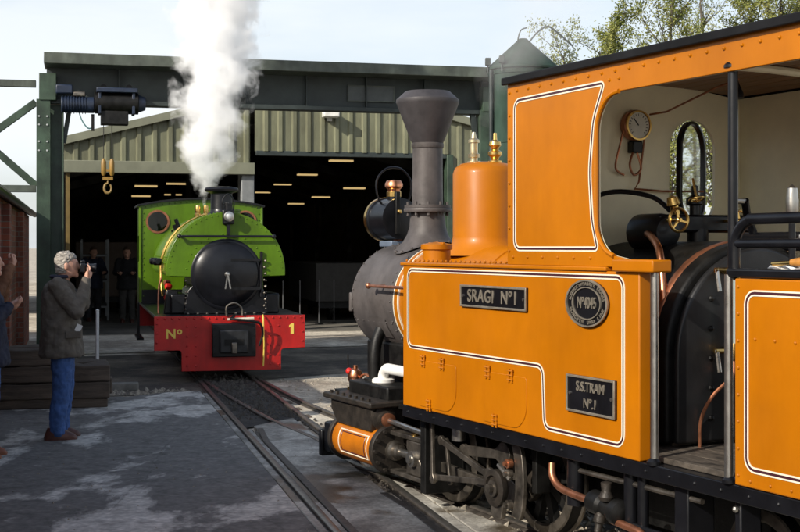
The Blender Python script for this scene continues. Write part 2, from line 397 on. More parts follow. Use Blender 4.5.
# ---------------------------------------------------------------- tracks
def rail_mesh(pts, w=.055, z0=-.03, z1=.008):
    """flat-bottomed rail swept along ground points"""
    mb = MB(); prof = [(-w*.9, z0), (-w*.9, z0+.012), (-.01, z0+.018), (-.01, z1-.018), (-w/2, z1-.014), (-w/2, z1-.003), (-w/2+.004, z1), (w/2-.004, z1), (w/2, z1-.003), (w/2, z1-.014), (.01, z1-.018), (.01, z0+.018), (w*.9, z0+.012), (w*.9, z0)]
    vs = []; n = len(prof); m = len(pts)
    for i in range(m):
        a = Vector(pts[max(i-1,0)]); b = Vector(pts[min(i+1,m-1)]); t = (b-a); t.z = 0; t.normalize(); nr = Vector((-t.y, t.x, 0))
        for q, z in prof:
            p = Vector(pts[i]) + nr*q; vs.append((p.x, p.y, z))
    fs = [(i*n+k, i*n+(k+1) % n, (i+1)*n+(k+1) % n, (i+1)*n+k) for i in range(m-1) for k in range(n)]
    fs += [tuple(range(n)), tuple((m-1)*n+k for k in range(n))]
    mb.add(vs, fs); return mb
def head(pts, root, z1=.008, w=.044):
    mb = MB(); vs = []; m = len(pts)
    for i in range(m):
        a = Vector(pts[max(i-1,0)]); b = Vector(pts[min(i+1,m-1)]); t = (b-a); t.z = 0; t.normalize(); nr = Vector((-t.y, t.x, 0))
        for q, z in ((-w/2,z1+.0004),(-w/2+.003,z1+.0016),(w/2-.003,z1+.0016),(w/2,z1+.0004)):
            p = Vector(pts[i]) + nr*q; vs.append((p.x,p.y,z))
    mb.add(vs, [(i*4+k, i*4+(k+1)%4, (i+1)*4+(k+1)%4, (i+1)*4+k) for i in range(m-1) for k in range(4)]); return mb.build('rail_head', RAILT, root)
main = thing('railway_track', None, None, (0,0,0)); tag(main, kind='structure')
def railpart(name, ab, root, m=RAIL, **k):
    o = rail_mesh([place(FS, a, b) for a, b in ab], **k).build(name, m, root)
    if name == 'rail': head([place(FS, a, b) for a, b in ab], o)
    return o
railpart('rail', [(1.505, -8), (1.505, 40)], main)
railpart('rail', [(2.205, -8), (2.205, 40)], main)
railpart('check_rail', [(1.605, -8), (1.605, 11.4), (1.66, 12.2)], main)
railpart('check_rail', [(2.105, -8), (2.105, 8.2), (2.06, 8.8)], main)
# second track: curves off the main one and carries the orange engine
FY = (1.1038, 8.1327, 116.65)
side = thing('railway_track', None, None); tag(side, kind='structure')
def yw(x, y): p = place(FY, x, y); return p
near = [yw(x, .35) for x in (-9, -2, 0, 1.6, 2.6)] + [place(FS, a, b) for a, b in ((2.06, 11.35), (1.87, 12.65), (1.72, 14.3), (1.62, 15.7), (1.56, 17))]
far = [yw(x, -.35) for x in (-9, -2, 0, 1.6, 2.6)] + [place(FS, a, b) for a, b in ((2.70, 11.9), (2.50, 13.4), (2.36, 15), (2.27, 17), )]
def smooth_pts(p, n=6):
    out = []
    for i in range(len(p)-1):
        p0, p1, p2, p3 = (Vector(p[max(i-1,0)]), Vector(p[i]), Vector(p[i+1]), Vector(p[min(i+2,len(p)-1)]))
        for k in range(n):
            t = k/n; out.append(.5*((2*p1)+(p2-p0)*t+(2*p0-5*p1+4*p2-p3)*t*t+(3*p1-p0-3*p2+p3)*t**3))
    out.append(Vector(p[-1])); return out
head(smooth_pts(near), rail_mesh(smooth_pts(near), z1=.009).build('rail', RAIL, side), .009)
head(smooth_pts(far), rail_mesh(smooth_pts(far), z1=.009).build('rail', RAIL, side), .009)
# sleepers under the second track, sunk in the dirt
sl = MB().box(-.1,.1,-.46,.46,-.09,-.021).mesh('sleeper'); sl.materials.append(TIMBER)
for i in range(14):
    x = 2.3 - i*.62; link_mesh('sleeper', sl, side, place(FY, x, 0), (0, 0, R(FY[2] + random.uniform(-2, 2))))
for i in range(8):
    link_mesh('sleeper', sl, main, place(FS, 1.855, 13.2 + i*.62), (0, 0, R(FS[2]+90 + random.uniform(-2, 2))))

# loose stones
def stones(name, n, pos, size, m, seed):
    rnd = random.Random(seed); mb = MB()
    base = [(1,0,-.2),(-.6,.9,-.2),(-.6,-.9,-.2),(.2,.1,.9),(0,0,-.6)]
    fc = [(0,1,3),(1,2,3),(2,0,3),(1,0,4),(2,1,4),(0,2,4)]
    for i in range(n):
        p = pos(rnd); s_ = size * (rnd.random()**2*1.4 + .35); a = rnd.random()*6.28; c, q = math.cos(a), math.sin(a)
        k = [rnd.uniform(.6,1.3) for _ in range(5)]
        mb.add([(p[0]+(b[0]*c-b[1]*q)*s_*k[j], p[1]+(b[0]*q+b[1]*c)*s_*k[j], p[2]+b[2]*s_*.75*k[j]) for j, b in enumerate(base)], fc)
    me = bpy.data.meshes.new(name); me.from_pydata(mb.v, [], mb.f); me.materials.append(m)
    return link_mesh(name, me)
def p_ball(r): a = r.uniform(1.57, 2.14); return place(FS, a, r.uniform(13.0, 17.5), -.012)
def p_yel(r): x = r.uniform(-3, 3.4); return place(FY, x, r.gauss(0, .34), -.022)
def p_side(r): x = r.uniform(-3, 2.6); return place(FY, x, .42 + abs(r.gauss(0, .07)), -.02)
def p_edge(r): return place(FS, r.uniform(-2, 1.3), 15.5 + abs(r.gauss(0, .35)), -.02)
def p_gap(r): return place(FS, r.choice((1.455, 1.555, 1.58, 2.155, 2.265, 2.3)) + r.gauss(0, .008), r.uniform(5, 13), -.02)
def p_yard(r): return place(FS, r.uniform(-2.2, 1.36), r.uniform(6.5, 15.2), -.002)
def p_sand(r): return place(FS, r.uniform(2.5, 5.5), r.uniform(10, 17), -.028)
STONE = mat('pale_stones', (.33,.29,.23), .9, 0, .35, 40); STONED = mat('dark_stones', (.07,.062,.052), .9, 0, .4, 40)
for nm, n, f, s_, m, sd, lb in (('ballast_stones', 900, p_ball, .03, STONED, 1, 'dark oily ballast stones between the rails ahead of the green engine'),
        ('loose_stones', 2200, p_yel, .024, STONE, 2, 'pale sandy stones under the orange engine'), ('rail_side_stones', 500, p_side, .016, STONE, 3, 'pale grit scattered along the orange engine\'s near rail'),
        ('kerb_rubble', 450, p_edge, .032, STONE, 4, 'broken stones along the far edge of the yard paving'), ('flangeway_grit', 800, p_gap, .014, STONED, 5, 'dark grit packed beside the embedded rails'),
        ('yard_grit', 1400, p_yard, .009, STONE, 8, 'tiny loose stones strewn over the grey yard paving'),
        ('yard_gravel', 1500, p_sand, .02, STONE, 6, 'small pale gravel on the sunlit dirt beyond the buffer')):
    tag(stones(nm, n, f, s_, m, sd), lb, 'gravel', kind='stuff')

# ---------------------------------------------------------------- engine shed
BASE = {}
def sthing(name, label, cat, a0, b0, group=None):
    o = thing(name, label, cat, place(FS, a0, b0), FS[2], group); BASE[o.name] = (a0, b0); return o
def sb(mb, name, m, root, **k):
    o = mb.build(name, m, root, **k); r = root
    while r.parent is not None: r = r.parent
    if root is r: a, b = BASE[r.name]; o.location = (-a, -b, 0)
    return o
GB = 25.96
shed = sthing('engine_shed', 'sage green corrugated engine shed with two dark open doorways', 'shed', 4.85, GB)
def roofz(a): return 5.15 - .262*abs(a-4.85)
A0, A1, SL = -.30, 10.0, 42.0
def clad_panel(a0, a1, z0):
    """one pan and one rib of the profiled sheet"""
    w = a1-a0; prof = [(a0, 0), (a0+w*.55, 0), (a0+w*.66, -.045), (a0+w*.89, -.045), (a0+w*.995, 0)]
    mb = MB(); vs = []
    for a, d in prof: vs += [(a, GB+d, z0), (a, GB+d, roofz(a)-.05)]
    n = len(prof); fs = [(2*i, 2*i+2, 2*i+3, 2*i+1) for i in range(n-1)]
    k = len(vs); vs += [(a, b+.02, z) for a, b, z in vs]; fs += [tuple(i+k for i in reversed(q)) for q in fs]
    fs += [(0, 1, k+1, k), (2*n-2, k+2*n-2, k+2*n-1, 2*n-1)] + [(2*i, k+2*i, k+2*i+2, 2*i+2) for i in range(n-1)]
    mb.add(vs, fs); sb(mb, 'cladding_panel', CLAD, shed, smooth=False)
a = A0
while a < 3.3: clad_panel(a, a+.302, 3.38); a += .302
a = 3.42
while a < 7.35: clad_panel(a, a+.29, 3.65); a += .29
while a < 9.9: clad_panel(a, a+.29, 0); a += .29
sb(MB().box(-.34, 3.40, GB-.16, GB+.02, 3.165, 3.40), 'door_header', TRIM, shed, bevel=.01)
sb(MB().box(3.44, 7.45, GB-.02, GB+.06, 3.56, 3.66), 'door_header', GIRDD, shed, bevel=.01)
sb(MB().box(3.15, 3.40, GB-.05, GB+.22, 0, 3.16), 'door_post', LGREY, shed, bevel=.01)
sb(MB().box(-.26, -.18, GB-.02, GB+.1, 0, 3.16), 'door_post', mat('ochre_post', (.15,.10,.025), .6), shed, bevel=.01)
sb(MB().box(7.42, 7.55, GB-.08, GB+.2, 0, 3.64), 'door_post', GIRDER, shed, bevel=.01)
for s_, x0, x1 in ((1, A0-.1, 4.85), (-1, 4.85, A1+.1)):
    mb = MB(); z0, z1 = roofz(x0), roofz(x1)
    mb.add([(x0,GB-.14,z0-.1),(x1,GB-.14,z1-.1),(x1,GB-.14,z1+.06),(x0,GB-.14,z0+.06),(x0,GB-.06,z0-.1),(x1,GB-.06,z1-.1),(x1,GB-.06,z1+.06),(x0,GB-.06,z0+.06)],
           [(0,1,2,3),(7,6,5,4),(0,4,5,1),(3,2,6,7),(0,3,7,4),(1,5,6,2)])
    sb(mb, 'barge_board', TRIM, shed, bevel=.006)
    mb = MB(); mb.add([(x0,GB-.06,z0+.03),(x1,GB-.06,z1+.03),(x1,GB+SL,z1+.03),(x0,GB+SL,z0+.03),(x0,GB-.06,z0-.03),(x1,GB-.06,z1-.03),(x1,GB+SL,z1-.03),(x0,GB+SL,z0-.03)],
                      [(0,1,2,3),(7,6,5,4),(0,4,5,1),(3,2,6,7),(0,3,7,4),(1,5,6,2)])
    sb(mb, 'roof', SHEDD, shed, smooth=False)
sb(MB().box(A0-.1, A0, GB+.1, GB+SL, 0, 3.76), 'side_wall', SHEDD, shed)
sb(MB().box(A1, A1+.1, GB+.1, GB+SL, 0, 3.76), 'side_wall', SHEDD, shed)
sb(MB().box(A0-.1, A1+.1, GB+SL, GB+SL+.1, 0, 5.2), 'end_wall', SHEDD, shed)
sb(MB().box(A0, A1, GB+.25, GB+SL, -.03, .004), 'shed_floor', SHEDF, shed)
for k in range(6):      # roof frames inside
    b = GB + 1.2 + k*6.8
    for x0, x1 in ((A0, 4.85), (4.85, A1)):
        sb(MB().bar((x0, b, roofz(x0)-.22), (x1, b, roofz(x1)-.22), .12, .24), 'rafter', SHEDD, shed)
    for x0 in (3.3, A1-.2): sb(MB().box(x0-.08, x0+.08, b-.08, b+.08, 0, roofz(x0)-.3), 'inner_post', SHEDD, shed)
# strip lights under the shed roof
LAMPB = mat('lamp_housing', (.3,.28,.22), .5)
TUBE = emit('warm_tube', (1.0,.70,.30), .55)
def ceiling_light(a, b, z, where):
    t = sthing('ceiling_light', where, 'ceiling light', a, b, 'strip lights in the shed'); t.location.z = z
    h = MB().box(-.36,.36,-.16,.16,0,.06).build('housing', LAMPB, t, bevel=.01)
    for q in (-.09, .09): MB().cyl((-.34,q,-.03),(.34,q,-.03),.024,n=8).build('tube', TUBE, t)
    for q in (-.3, .3): MB().cyl((q,0,.06),(q,0,roofz(a)-z-.03),.008,n=6).build('hanger', BLACKM, t)
rl = ['nearest', 'second', 'third', 'farthest']
for i, (a, b) in enumerate(((7.23,36.2),(7.5,43.4),(7.75,50.5),(8.0,58))): ceiling_light(a, b, 4.2, rl[i] + ' strip light of the upper row in the wide doorway')
for i, (a, b) in enumerate(((8.5,40.4),(8.8,47.9),(9.1,55.5))): ceiling_light(a, b, 3.62, ['nearest','middle','farthest'][i] + ' strip light of the lower row beside the tall chimney')
for i, (a, b) in enumerate(((1.99,40.6),(2.2,48.6))): ceiling_light(a, b, 3.62, ['nearer','farther'][i] + ' strip light above the green cab\'s left corner')
for i, (a, b) in enumerate(((3.1,43),(3.6,52))): ceiling_light(a, b, 3.82, ['nearer','farther'][i] + ' strip light behind the steam in the narrow doorway')
# dark clutter deep in the shed
def wagon(a, b, w, l, h, label, m):
    t = sthing('rail_wagon', label, 'wagon', a, b)
    MB().box(-w/2, w/2, -l/2, l/2, .45, .45+h).build('body', m, t, bevel=.02)
    MB().box(-w/2+.1, w/2-.1, -l/2+.1, l/2-.1, .3, .45).build('frame', BLACKM, t)
    for q in (-l/3, l/3):
        for x in (-.35, .35): MB().cyl((x-.04,q,.22),(x+.04,q,.22),.22,n=16).build('wheel', BLACKM, t)
wagon(6.1, 31.5, 1.6, 4, .9, 'dark wagon standing deep in the wide doorway', mat('wagon_grey', (.045,.042,.038), .7))
wagon(.7, 36, 1.6, 4, 1.4, 'dark wagon standing deep in the narrow doorway', mat('wagon_brown', (.10,.07,.05), .7))
BPOST = mat('dull_post', (.10,.10,.10), .6)
for i, (px, d) in enumerate(((283, 28.3), (300, 28.6), (319, 28.9), (334, 29.2))):
    t = thing('barrier_post', ['first','second','third','last'][i] + ' slim pale post counted from the red buffer beam inside the wide doorway', 'post', ((px-400)/1295*d, d, .004), 0, 'slim posts inside the shed')
    MB().cyl((0,0,.02),(0,0,.95),.012,n=10).build('pole', BPOST, t); MB().lathe([(.09,0),(.09,.012),(.03,.03)],n=12).build('base', BLACKM, t)
    MB().ball((0,0,.96),.018).build('finial', BPOST, t)
t = sthing('work_bench', 'dim workbench along the right wall inside the wide doorway', 'bench', 9.2, 30)
BW = mat('bench_wood', (.25,.19,.13), .8)
MB().box(-.45,.45,-1.6,1.6,.82,.90).build('bench_top', BW, t, bevel=.01)
for x in (-.4,.4):
    for y in (-1.5,0,1.5): MB().box(x-.05,x+.05,y-.05,y+.05,0,.82).build('leg', BW, t)
MB().box(-.40,.30,-1.3,-.6,.90,1.25).build('tool_chest', mat('chest_green', (.08,.14,.09), .6), t, bevel=.02)
t = sthing('leaning_plank', 'reddish plank leaning beside the chimney deep in the wide doorway', 'plank', 6.9, 29.5)
MB().bar((0,0,0),(.55,.3,2.6),.06,.20).build('board', mat('red_board', (.28,.10,.06), .8), t)
t = sthing('shelf_rack', 'dim steel shelf rack inside the narrow doorway by its left wall', 'shelving', .35, 32)
for x in (-.3,.3):
    for y in (-.9,.9): MB().box(x-.025,x+.025,y-.025,y+.025,0,1.9).build('upright', LGREY, t)
for z in (.3,.9,1.5): MB().box(-.32,.32,-.92,.92,z,z+.04).build('shelf', LGREY, t)
# flood light on the gable
t = sthing('flood_light', 'small white flood light box on the gable cladding under the crane beam', 'light', 4.93, GB-.05); t.location.z = 4.34
MB().box(-.16,.16,-.30,-.02,0,.13).build('housing', mat('flood_white', (.75,.74,.68), .4), t, bevel=.02)
MB().box(-.05,.05,-.04,.03,-.06,.06).build('bracket', GALV, t, bevel=.006)

# ---------------------------------------------------------------- overhead travelling crane
CB = 21.04
cr = sthing('gantry_crane', 'dark green steel gantry crane spanning the front of the shed', 'gantry crane', -.45, CB)
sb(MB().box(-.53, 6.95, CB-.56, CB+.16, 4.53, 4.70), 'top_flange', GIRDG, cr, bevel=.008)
sb(MB().box(-.50, 6.93, CB-.02, CB+.02, 4.03, 4.53), 'web_plate', GIRDD, cr)  # shade below the top flange is also put into this dark colour
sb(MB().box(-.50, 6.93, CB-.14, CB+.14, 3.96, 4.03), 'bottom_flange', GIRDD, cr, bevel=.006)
for i in range(7): sb(MB().box(.6+i*1.0, .615+i*1.0, CB-.12, CB-.02, 4.03, 4.53), 'stiffener', GIRDD, cr)
for a0 in (-.65, 6.55):
    sb(MB().box(a0, a0+.025, CB-.16, CB+.16, 0, 3.95), 'column_flange', GIRDER, cr, bevel=.004)
    sb(MB().box(a0+.385, a0+.41, CB-.16, CB+.16, 0, 3.95), 'column_flange', GIRDER, cr, bevel=.004)
    sb(MB().box(a0+.025, a0+.385, CB-.012, CB+.012, 0, 3.95), 'column_web', GIRDER, cr)
    sb(MB().box(a0, a0+.21, CB-.20, CB-.165, 0, 4.02), 'cover_plate', GIRDER, cr, bevel=.004)
    sb(MB().box(a0+.04, a0+.30, CB-.22, CB+.16, 4.0, 4.42), 'column_head', GIRDER, cr, bevel=.01)
    sb(MB().box(a0-.1, a0+.5, CB-.3, CB+.3, 0, .03), 'base_plate', GIRDER, cr, bevel=.006)
    sg = 1 if a0 < 0 else -1; x = a0+.205+sg*.205
    sb(MB().bar((x, CB-.05, 3.35), (x+sg*.10, CB-.05, 3.97), .1, .07), 'knee_brace', GIRDD, cr)
bolt = MB()
for z in (3.75, 3.62, 3.36, 3.22): 
    for x in (-.61, -.49): bolt.cyl((x, CB-.2, z), (x, CB-.215, z), .014, n=6)
o = sb(bolt, 'bolts', GALV, cr); tag(o, kind='stuff')
for p0, p1, nm in (((-4.2, CB, 4.27), (-.66, CB, 4.27), 'tie_beam'), ((-4.2, CB+.01, 2.63), (-.66, CB+.01, 2.63), 'tie_beam'), ((-2.4, CB-.06, 2.63), (-.66, CB-.06, 3.98), 'diagonal_brace'), ((-2.4, CB+.07, 4.22), (-.66, CB+.07, 2.68), 'diagonal_brace'), ((-2.4, CB, 0), (-2.4, CB, 4.3), 'outer_post')):
    sb(MB().bar(p0, p1, .09, .11), nm, GIRDG if nm == 'tie_beam' else GIRDER, cr, bevel=.006)
t = sthing('notice_board', 'small dark rectangular notice plate on the crane beam', 'sign', 4.7, CB-.03); t.location.z = 4.13
MB().box(-.4,.4,-.02,0,0,.27).build('plate', mat('notice_grey', (.075,.085,.085), .5), t, bevel=.004)
MB().strip([(-.4,0),(.4,0),(.4,.27),(-.4,.27)], [(-.38,.02),(.38,.02),(.38,.25),(-.38,.25)], lambda a,b,d:(a,d,b), -.026, -.02).build('rim', GIRDG, t)
# hoist
h = sthing('electric_hoist', 'dark blue electric hoist trolley hanging under the crane beam', 'hoist', .13, CB-.30); h.location.z = 3.98; h.scale = (.78, .95, 1.0)
MB().cyl((.12,-.1,-.02),(.98,-.1,-.02),.17,n=24).build('rope_drum', BLACKM, h, bevel=.01)
MB().cyl((.98,-.1,-.02),(1.12,-.1,-.02),.14,.10,n=20).build('end_cap', HOISTB, h, bevel=.01)
MB().cyl((-.52,-.1,-.06),(.12,-.1,-.06),.125,n=20).build('motor', HOISTB, h, bevel=.015)
f = MB()
for i in range(9): f.cyl((-.5+i*.055,-.1,-.06),(-.485+i*.055,-.1,-.06),.14,n=20)
tag(f.build('cooling_fins', HOISTB, h), kind='stuff')
MB().box(-.62,-.30,-.2,.0,.10,.24).build('drive_box', HOISTB, h, bevel=.02)
MB().box(-.30,-.05,-.18,.0,.06,.14).build('gear_cover', DSTEEL, h, bevel=.02)
MB().box(.16,.96,-.3,.08,.13,.20).build('trolley_frame', HOISTB, h, bevel=.01)
for x in (.22,.88): MB().box(x-.03,x+.03,-.26,.1,-.2,.13).build('side_plate', HOISTB, h, bevel=.01)
MB().box(.24,.78,-.22,.04,-.36,-.15).build('rope_guide', BLACKM, h, bevel=.01)
for x in (.3,.8): MB().cyl((x,.02,.22),(x,.1,.22),.07,n=16).build('wheel', BLACKM, h)
MB().tube(smooth_pts([(-.2,-.1,-.1),(-.12,-.12,-.3),(.0,-.12,-.42),(.1,-.1,-.4)],5),.012,n=8).build('cable', mat('cable_teal', (.10,.22,.22), .5), h)
MB().box(.06,.12,-.13,-.07,-.46,-.2).build('limit_switch', BLACKM, h, bevel=.008)
for x in (.30,.46): MB().cyl((x,-.1,-.35),(x,-.1,-.92),.009,n=6).build('rope', BLACKM, h)
hb = MB()
for x in (.30,.46): hb.lathe([(.0,0),(.03,.01),(.05,.05),(.05,.22),(.03,.27),(.0,.28)],(x,-.1,-1.16),n=12)
hb.box(.28,.48,-.13,-.07,-1.09,-1.05); hb.box(.28,.48,-.13,-.07,-1.22,-1.17)
hk = hb.build('hook_block', YELLOW, h)
hp = [(.38,-.1,-1.2),(.38,-.1,-1.27)] + [(.38+.07*math.cos(R(q)), -.1, -1.345+.075*math.sin(R(q))) for q in range(110, 420, 20)]
MB().tube(hp, [.018]*3+[.024]*8+[.018]*(len(hp)-11), n=10).build('hook', mat('hook_ochre', (.28,.18,.06), .45), h)

# ---------------------------------------------------------------- brick workshop down the left side
def brick_mat():
    m = bpy.data.materials.new('old_red_brick'); m.use_nodes = True; nt = m.node_tree; N = nt.nodes; L = nt.links; b = N['Principled BSDF']
    tc = N.new('ShaderNodeTexCoord'); sx = N.new('ShaderNodeSeparateXYZ'); L.new(tc.outputs['Object'], sx.inputs[0])
    cx = N.new('ShaderNodeCombineXYZ'); ad = N.new('ShaderNodeMath'); L.new(sx.outputs[0], ad.inputs[0]); L.new(sx.outputs[1], ad.inputs[1])
    L.new(ad.outputs[0], cx.inputs[0]); L.new(sx.outputs[2], cx.inputs[1])
    br = N.new('ShaderNodeTexBrick'); L.new(cx.outputs[0], br.inputs['Vector']); br.inputs['Scale'].default_value = 1
    br.inputs['Brick Width'].default_value = .225; br.inputs['Row Height'].default_value = .075; br.inputs['Mortar Size'].default_value = .006
    br.inputs['Color1'].default_value = (.30,.085,.045,1); br.inputs['Color2'].default_value = (.17,.05,.032,1); br.inputs['Mortar'].default_value = (.20,.17,.14,1)
    no = N.new('ShaderNodeTexNoise'); no.inputs['Scale'].default_value = 2.5; no.inputs['Detail'].default_value = 8; L.new(tc.outputs['Object'], no.inputs['Vector'])
    cr_ = N.new('ShaderNodeValToRGB'); cr_.color_ramp.elements[0].position = .3; cr_.color_ramp.elements[0].color = (.45,.45,.45,1); cr_.color_ramp.elements[1].position = .7; L.new(no.outputs['Fac'], cr_.inputs[0])
    mx = N.new('ShaderNodeMix'); mx.data_type = 'RGBA'; mx.blend_type = 'MULTIPLY'; mx.inputs[0].default_value = 1
    L.new(br.outputs['Color'], mx.inputs[6]); L.new(cr_.outputs[0], mx.inputs[7]); L.new(mx.outputs[2], b.inputs['Base Color']); b.inputs['Roughness'].default_value = .9
    bp = N.new('ShaderNodeBump'); bp.inputs['Strength'].default_value = .8; bp.inputs['Distance'].default_value = .02; bp.invert = True
    L.new(br.outputs['Fac'], bp.inputs['Height']); L.new(bp.outputs[0], b.inputs['Normal'])
    return m
BRICK = brick_mat()
# S-frame: eaves line at a = -.86; wall face behind it
EA, EZ = -.86, 2.36
BY0, BY1 = 1.0, 25.0
ws = sthing('brick_workshop', 'low red brick workshop wall with dark eaves at the left edge', 'building', -3.2, 12)
BM = 12.2; EN = 1.95           # near part is out of view, added and kept low to shape the yard's shadow
sb(MB().box(-5.6, EA-.05, BM, BY1, 0, EZ-.06), 'wall', BRICK, ws); sb(MB().box(-5.6, EA-.262, BY0, BM, 0, EN-.06), 'wall', BRICK, ws)
for q0, q1, ez in ((BM, BY1, EZ), (BY0, BM, EN)):
    for x0, x1 in ((EA, -3.2), (-5.8, -3.2)):
        y0, y1 = q0-(.2 if q0 == BY0 else 0), q1+(.2 if q1 == BY1 else 0); dz = 0 if q1 == BY1 else .0
        mb = MB(); mb.add([(x0,y0,ez),(x1,y0,ez+1.0),(x1,y1,ez+1.0),(x0,y1,ez),(x0,y0,ez-.07),(x1,y0,ez+.93),(x1,y1,ez+.93),(x0,y1,ez-.07)],
                      [(0,1,2,3),(7,6,5,4),(0,4,5,1),(3,2,6,7),(0,3,7,4),(1,5,6,2)])
        sb(mb, 'roof', ROOFT, ws, smooth=False)
    for y0 in (q0, q1-.2):
        sb(MB().prism([(-5.6,ez-.06),(EA-(.055 if ez == EZ else .27),ez-.06),(-3.2,ez+.92)], lambda a,b,d:(a,d,b), y0+.004, y0+.196), 'gable_wall', BRICK, ws)
    sb(MB().tube([(EA+.05, y, ez-.04) for y in (q0-.05, q1+.05)], .05, n=10), 'gutter', BLACKP, ws)
for y in (16.2, 20.0): sb(MB().box(EA-.10, EA+.05, y, y+.34, 0, EZ-.12), 'buttress', BRICK, ws, bevel=.01)

# ---------------------------------------------------------------- green water tank
D = 19.6; tk = thing('water_tank', 'tall green cylindrical tank with conical lid behind the orange cab', 'tank', ((523-400)/1295*D, D, -.03))
MB().lathe([(.515,.03),(.515,4.33),(.53,4.335),(.53,4.40),(.515,4.41)], n=48).build('body', TANKG, tk)
MB().lathe([(.56,4.41),(.56,4.44),(.10,4.86),(.06,4.90),(.0,4.91)], n=48).build('lid', TANKG, tk)
for z in (1.1, 2.2, 3.3): MB().lathe([(.516,z),(.526,z+.005),(.526,z+.045),(.516,z+.05)], n=48).build('hoop', TANKG, tk)
MB().tube(smooth_pts([(.1,0,4.86),(.22,-.02,5.0),(.36,-.04,5.08),(.48,-.04,5.02),(.75,-.05,4.78)],5), .013, n=8).build('vent_pipe', GIRDD, tk)
MB().tube(smooth_pts([(-.1,-.1,4.80),(-.05,-.12,5.0),(.05,-.12,5.05)],4), .010, n=8).build('vent_pipe', GIRDD, tk)
for a_ in (200, 232): 
    x, y = .58*math.cos(R(a_)), .58*math.sin(R(a_))
    MB().box(x-.04,x+.04,y-.04,y+.04,4.47,4.58).build('lug', GIRDD, tk, bevel=.008); MB().cyl((x,y,4.35),(x,y,4.5),.012,n=8).build('lug_stay', GIRDD, tk)
MB().cyl((-.50,-.25,.03),(-.50,-.25,4.4),.03,n=10).build('down_pipe', GIRDD, tk)
rv = MB()
for i in range(64):
    q = 2*math.pi*i/64; rv.ball((.531*math.cos(q), .531*math.sin(q), 4.368), .008, 6)
tag(rv.build('rivets', TANKG, tk), kind='stuff')

# ---------------------------------------------------------------- trees and hedge beyond
def leaf_mat(name, c1, c2, c3):
    m = bpy.data.materials.new(name); m.use_nodes = True; nt = m.node_tree; N = nt.nodes; L = nt.links; N.remove(N['Principled BSDF'])
    tc = N.new('ShaderNodeTexCoord'); no = N.new('ShaderNodeTexNoise'); no.inputs['Scale'].default_value = 1.3; no.inputs['Detail'].default_value = 9; no.inputs['Roughness'].default_value = .8
    L.new(tc.outputs['Object'], no.inputs['Vector']); cr_ = N.new('ShaderNodeValToRGB'); L.new(no.outputs['Fac'], cr_.inputs[0])
    cr_.color_ramp.elements[0].position = .35; cr_.color_ramp.elements[0].color = (*c1,1); e = cr_.color_ramp.elements.new(.5); e.color = (*c2,1)
    cr_.color_ramp.elements[2].position = .66; cr_.color_ramp.elements[2].color = (*c3,1)
    d = N.new('ShaderNodeBsdfDiffuse'); t_ = N.new('ShaderNodeBsdfTranslucent'); mx = N.new('ShaderNodeMixShader'); mx.inputs[0].default_value = .35
    L.new(cr_.outputs[0], d.inputs[0]); L.new(cr_.outputs[0], t_.inputs[0]); L.new(d.outputs[0], mx.inputs[1]); L.new(t_.outputs[0], mx.inputs[2]); L.new(mx.outputs[0], N['Material Output'].inputs[0])
    return m
LEAF1 = leaf_mat('autumn_leaves', (.10,.135,.035), (.25,.27,.08), (.44,.40,.15))
LEAF2 = leaf_mat('pale_leaves', (.16,.20,.08), (.30,.32,.13), (.46,.44,.22))
BARK = mat('bark', (.10,.085,.065), .9, 0, .3, 9, .5, 30)
def tree(label, x, y, h, w, nl, leaf, lm, seed, low=.18):
    rnd = random.Random(seed); t = thing('tree', label, 'tree', (x, y, -.03), 0, 'trees beyond the engine')
    tr = MB(); tips = []
    def branch(p, d, L_, r, lev):
        pts = [p]; q = Vector(p); dd = Vector(d); n = 11 if lev == 0 else 5
        for i in range(n):
            k_ = .04 if lev == 0 else .14; dd = (dd + Vector((rnd.gauss(0,k_), rnd.gauss(0,k_), rnd.gauss(.05,.08)))).normalized(); q = q + dd*(L_/n); pts.append(q.copy())
            if lev >= 1 or i > n*.6: tips.append((q.copy(), lev))
        tr.tube(pts, [r*(1-.75*i/n) for i in range(n+1)], n=6 if lev else 9)
        if lev < 2:
            for i in range(1 if lev else 3, n+1):
                for k in range(3 if lev == 0 else 2):
                    a_ = rnd.random()*6.28; out = Vector((math.cos(a_), math.sin(a_), rnd.uniform(.5,1.5))).normalized()
                    branch(pts[i], out, L_*(rnd.uniform(.16,.36) if lev == 0 else rnd.uniform(.35,.6))*(1.25-.75*i/n)*w, r*(1-.7*i/n)*.5, lev+1)
    branch((0,0,0), (0,0,1), h*.97, h*.014, 0)
    tr.build('trunk', BARK, t)
    tips = [p for p, l in tips if p.z > h*low]
    vs = []; fs = []
    for i in range(nl):
        p = rnd.choice(tips) + Vector((rnd.gauss(0,.12), rnd.gauss(0,.12), rnd.gauss(0,.14)))
        s_ = leaf*rnd.uniform(.6,1.35); u = Vector((rnd.gauss(0,1), rnd.gauss(0,1), rnd.gauss(0,1))).normalized(); v = u.orthogonal().normalized()
        k = len(vs); vs += [p-u*s_, p+v*s_*.55-u*s_*.1, p+u*s_, p-v*s_*.55-u*s_*.1]; fs.append((k,k+1,k+2,k+3))
    me = bpy.data.meshes.new('crown'); me.from_pydata([tuple(q) for q in vs], [], fs); me.materials.append(lm)
    link_mesh('crown', me, t)
def tpos(px, d): return (px-400)/1295*d, d
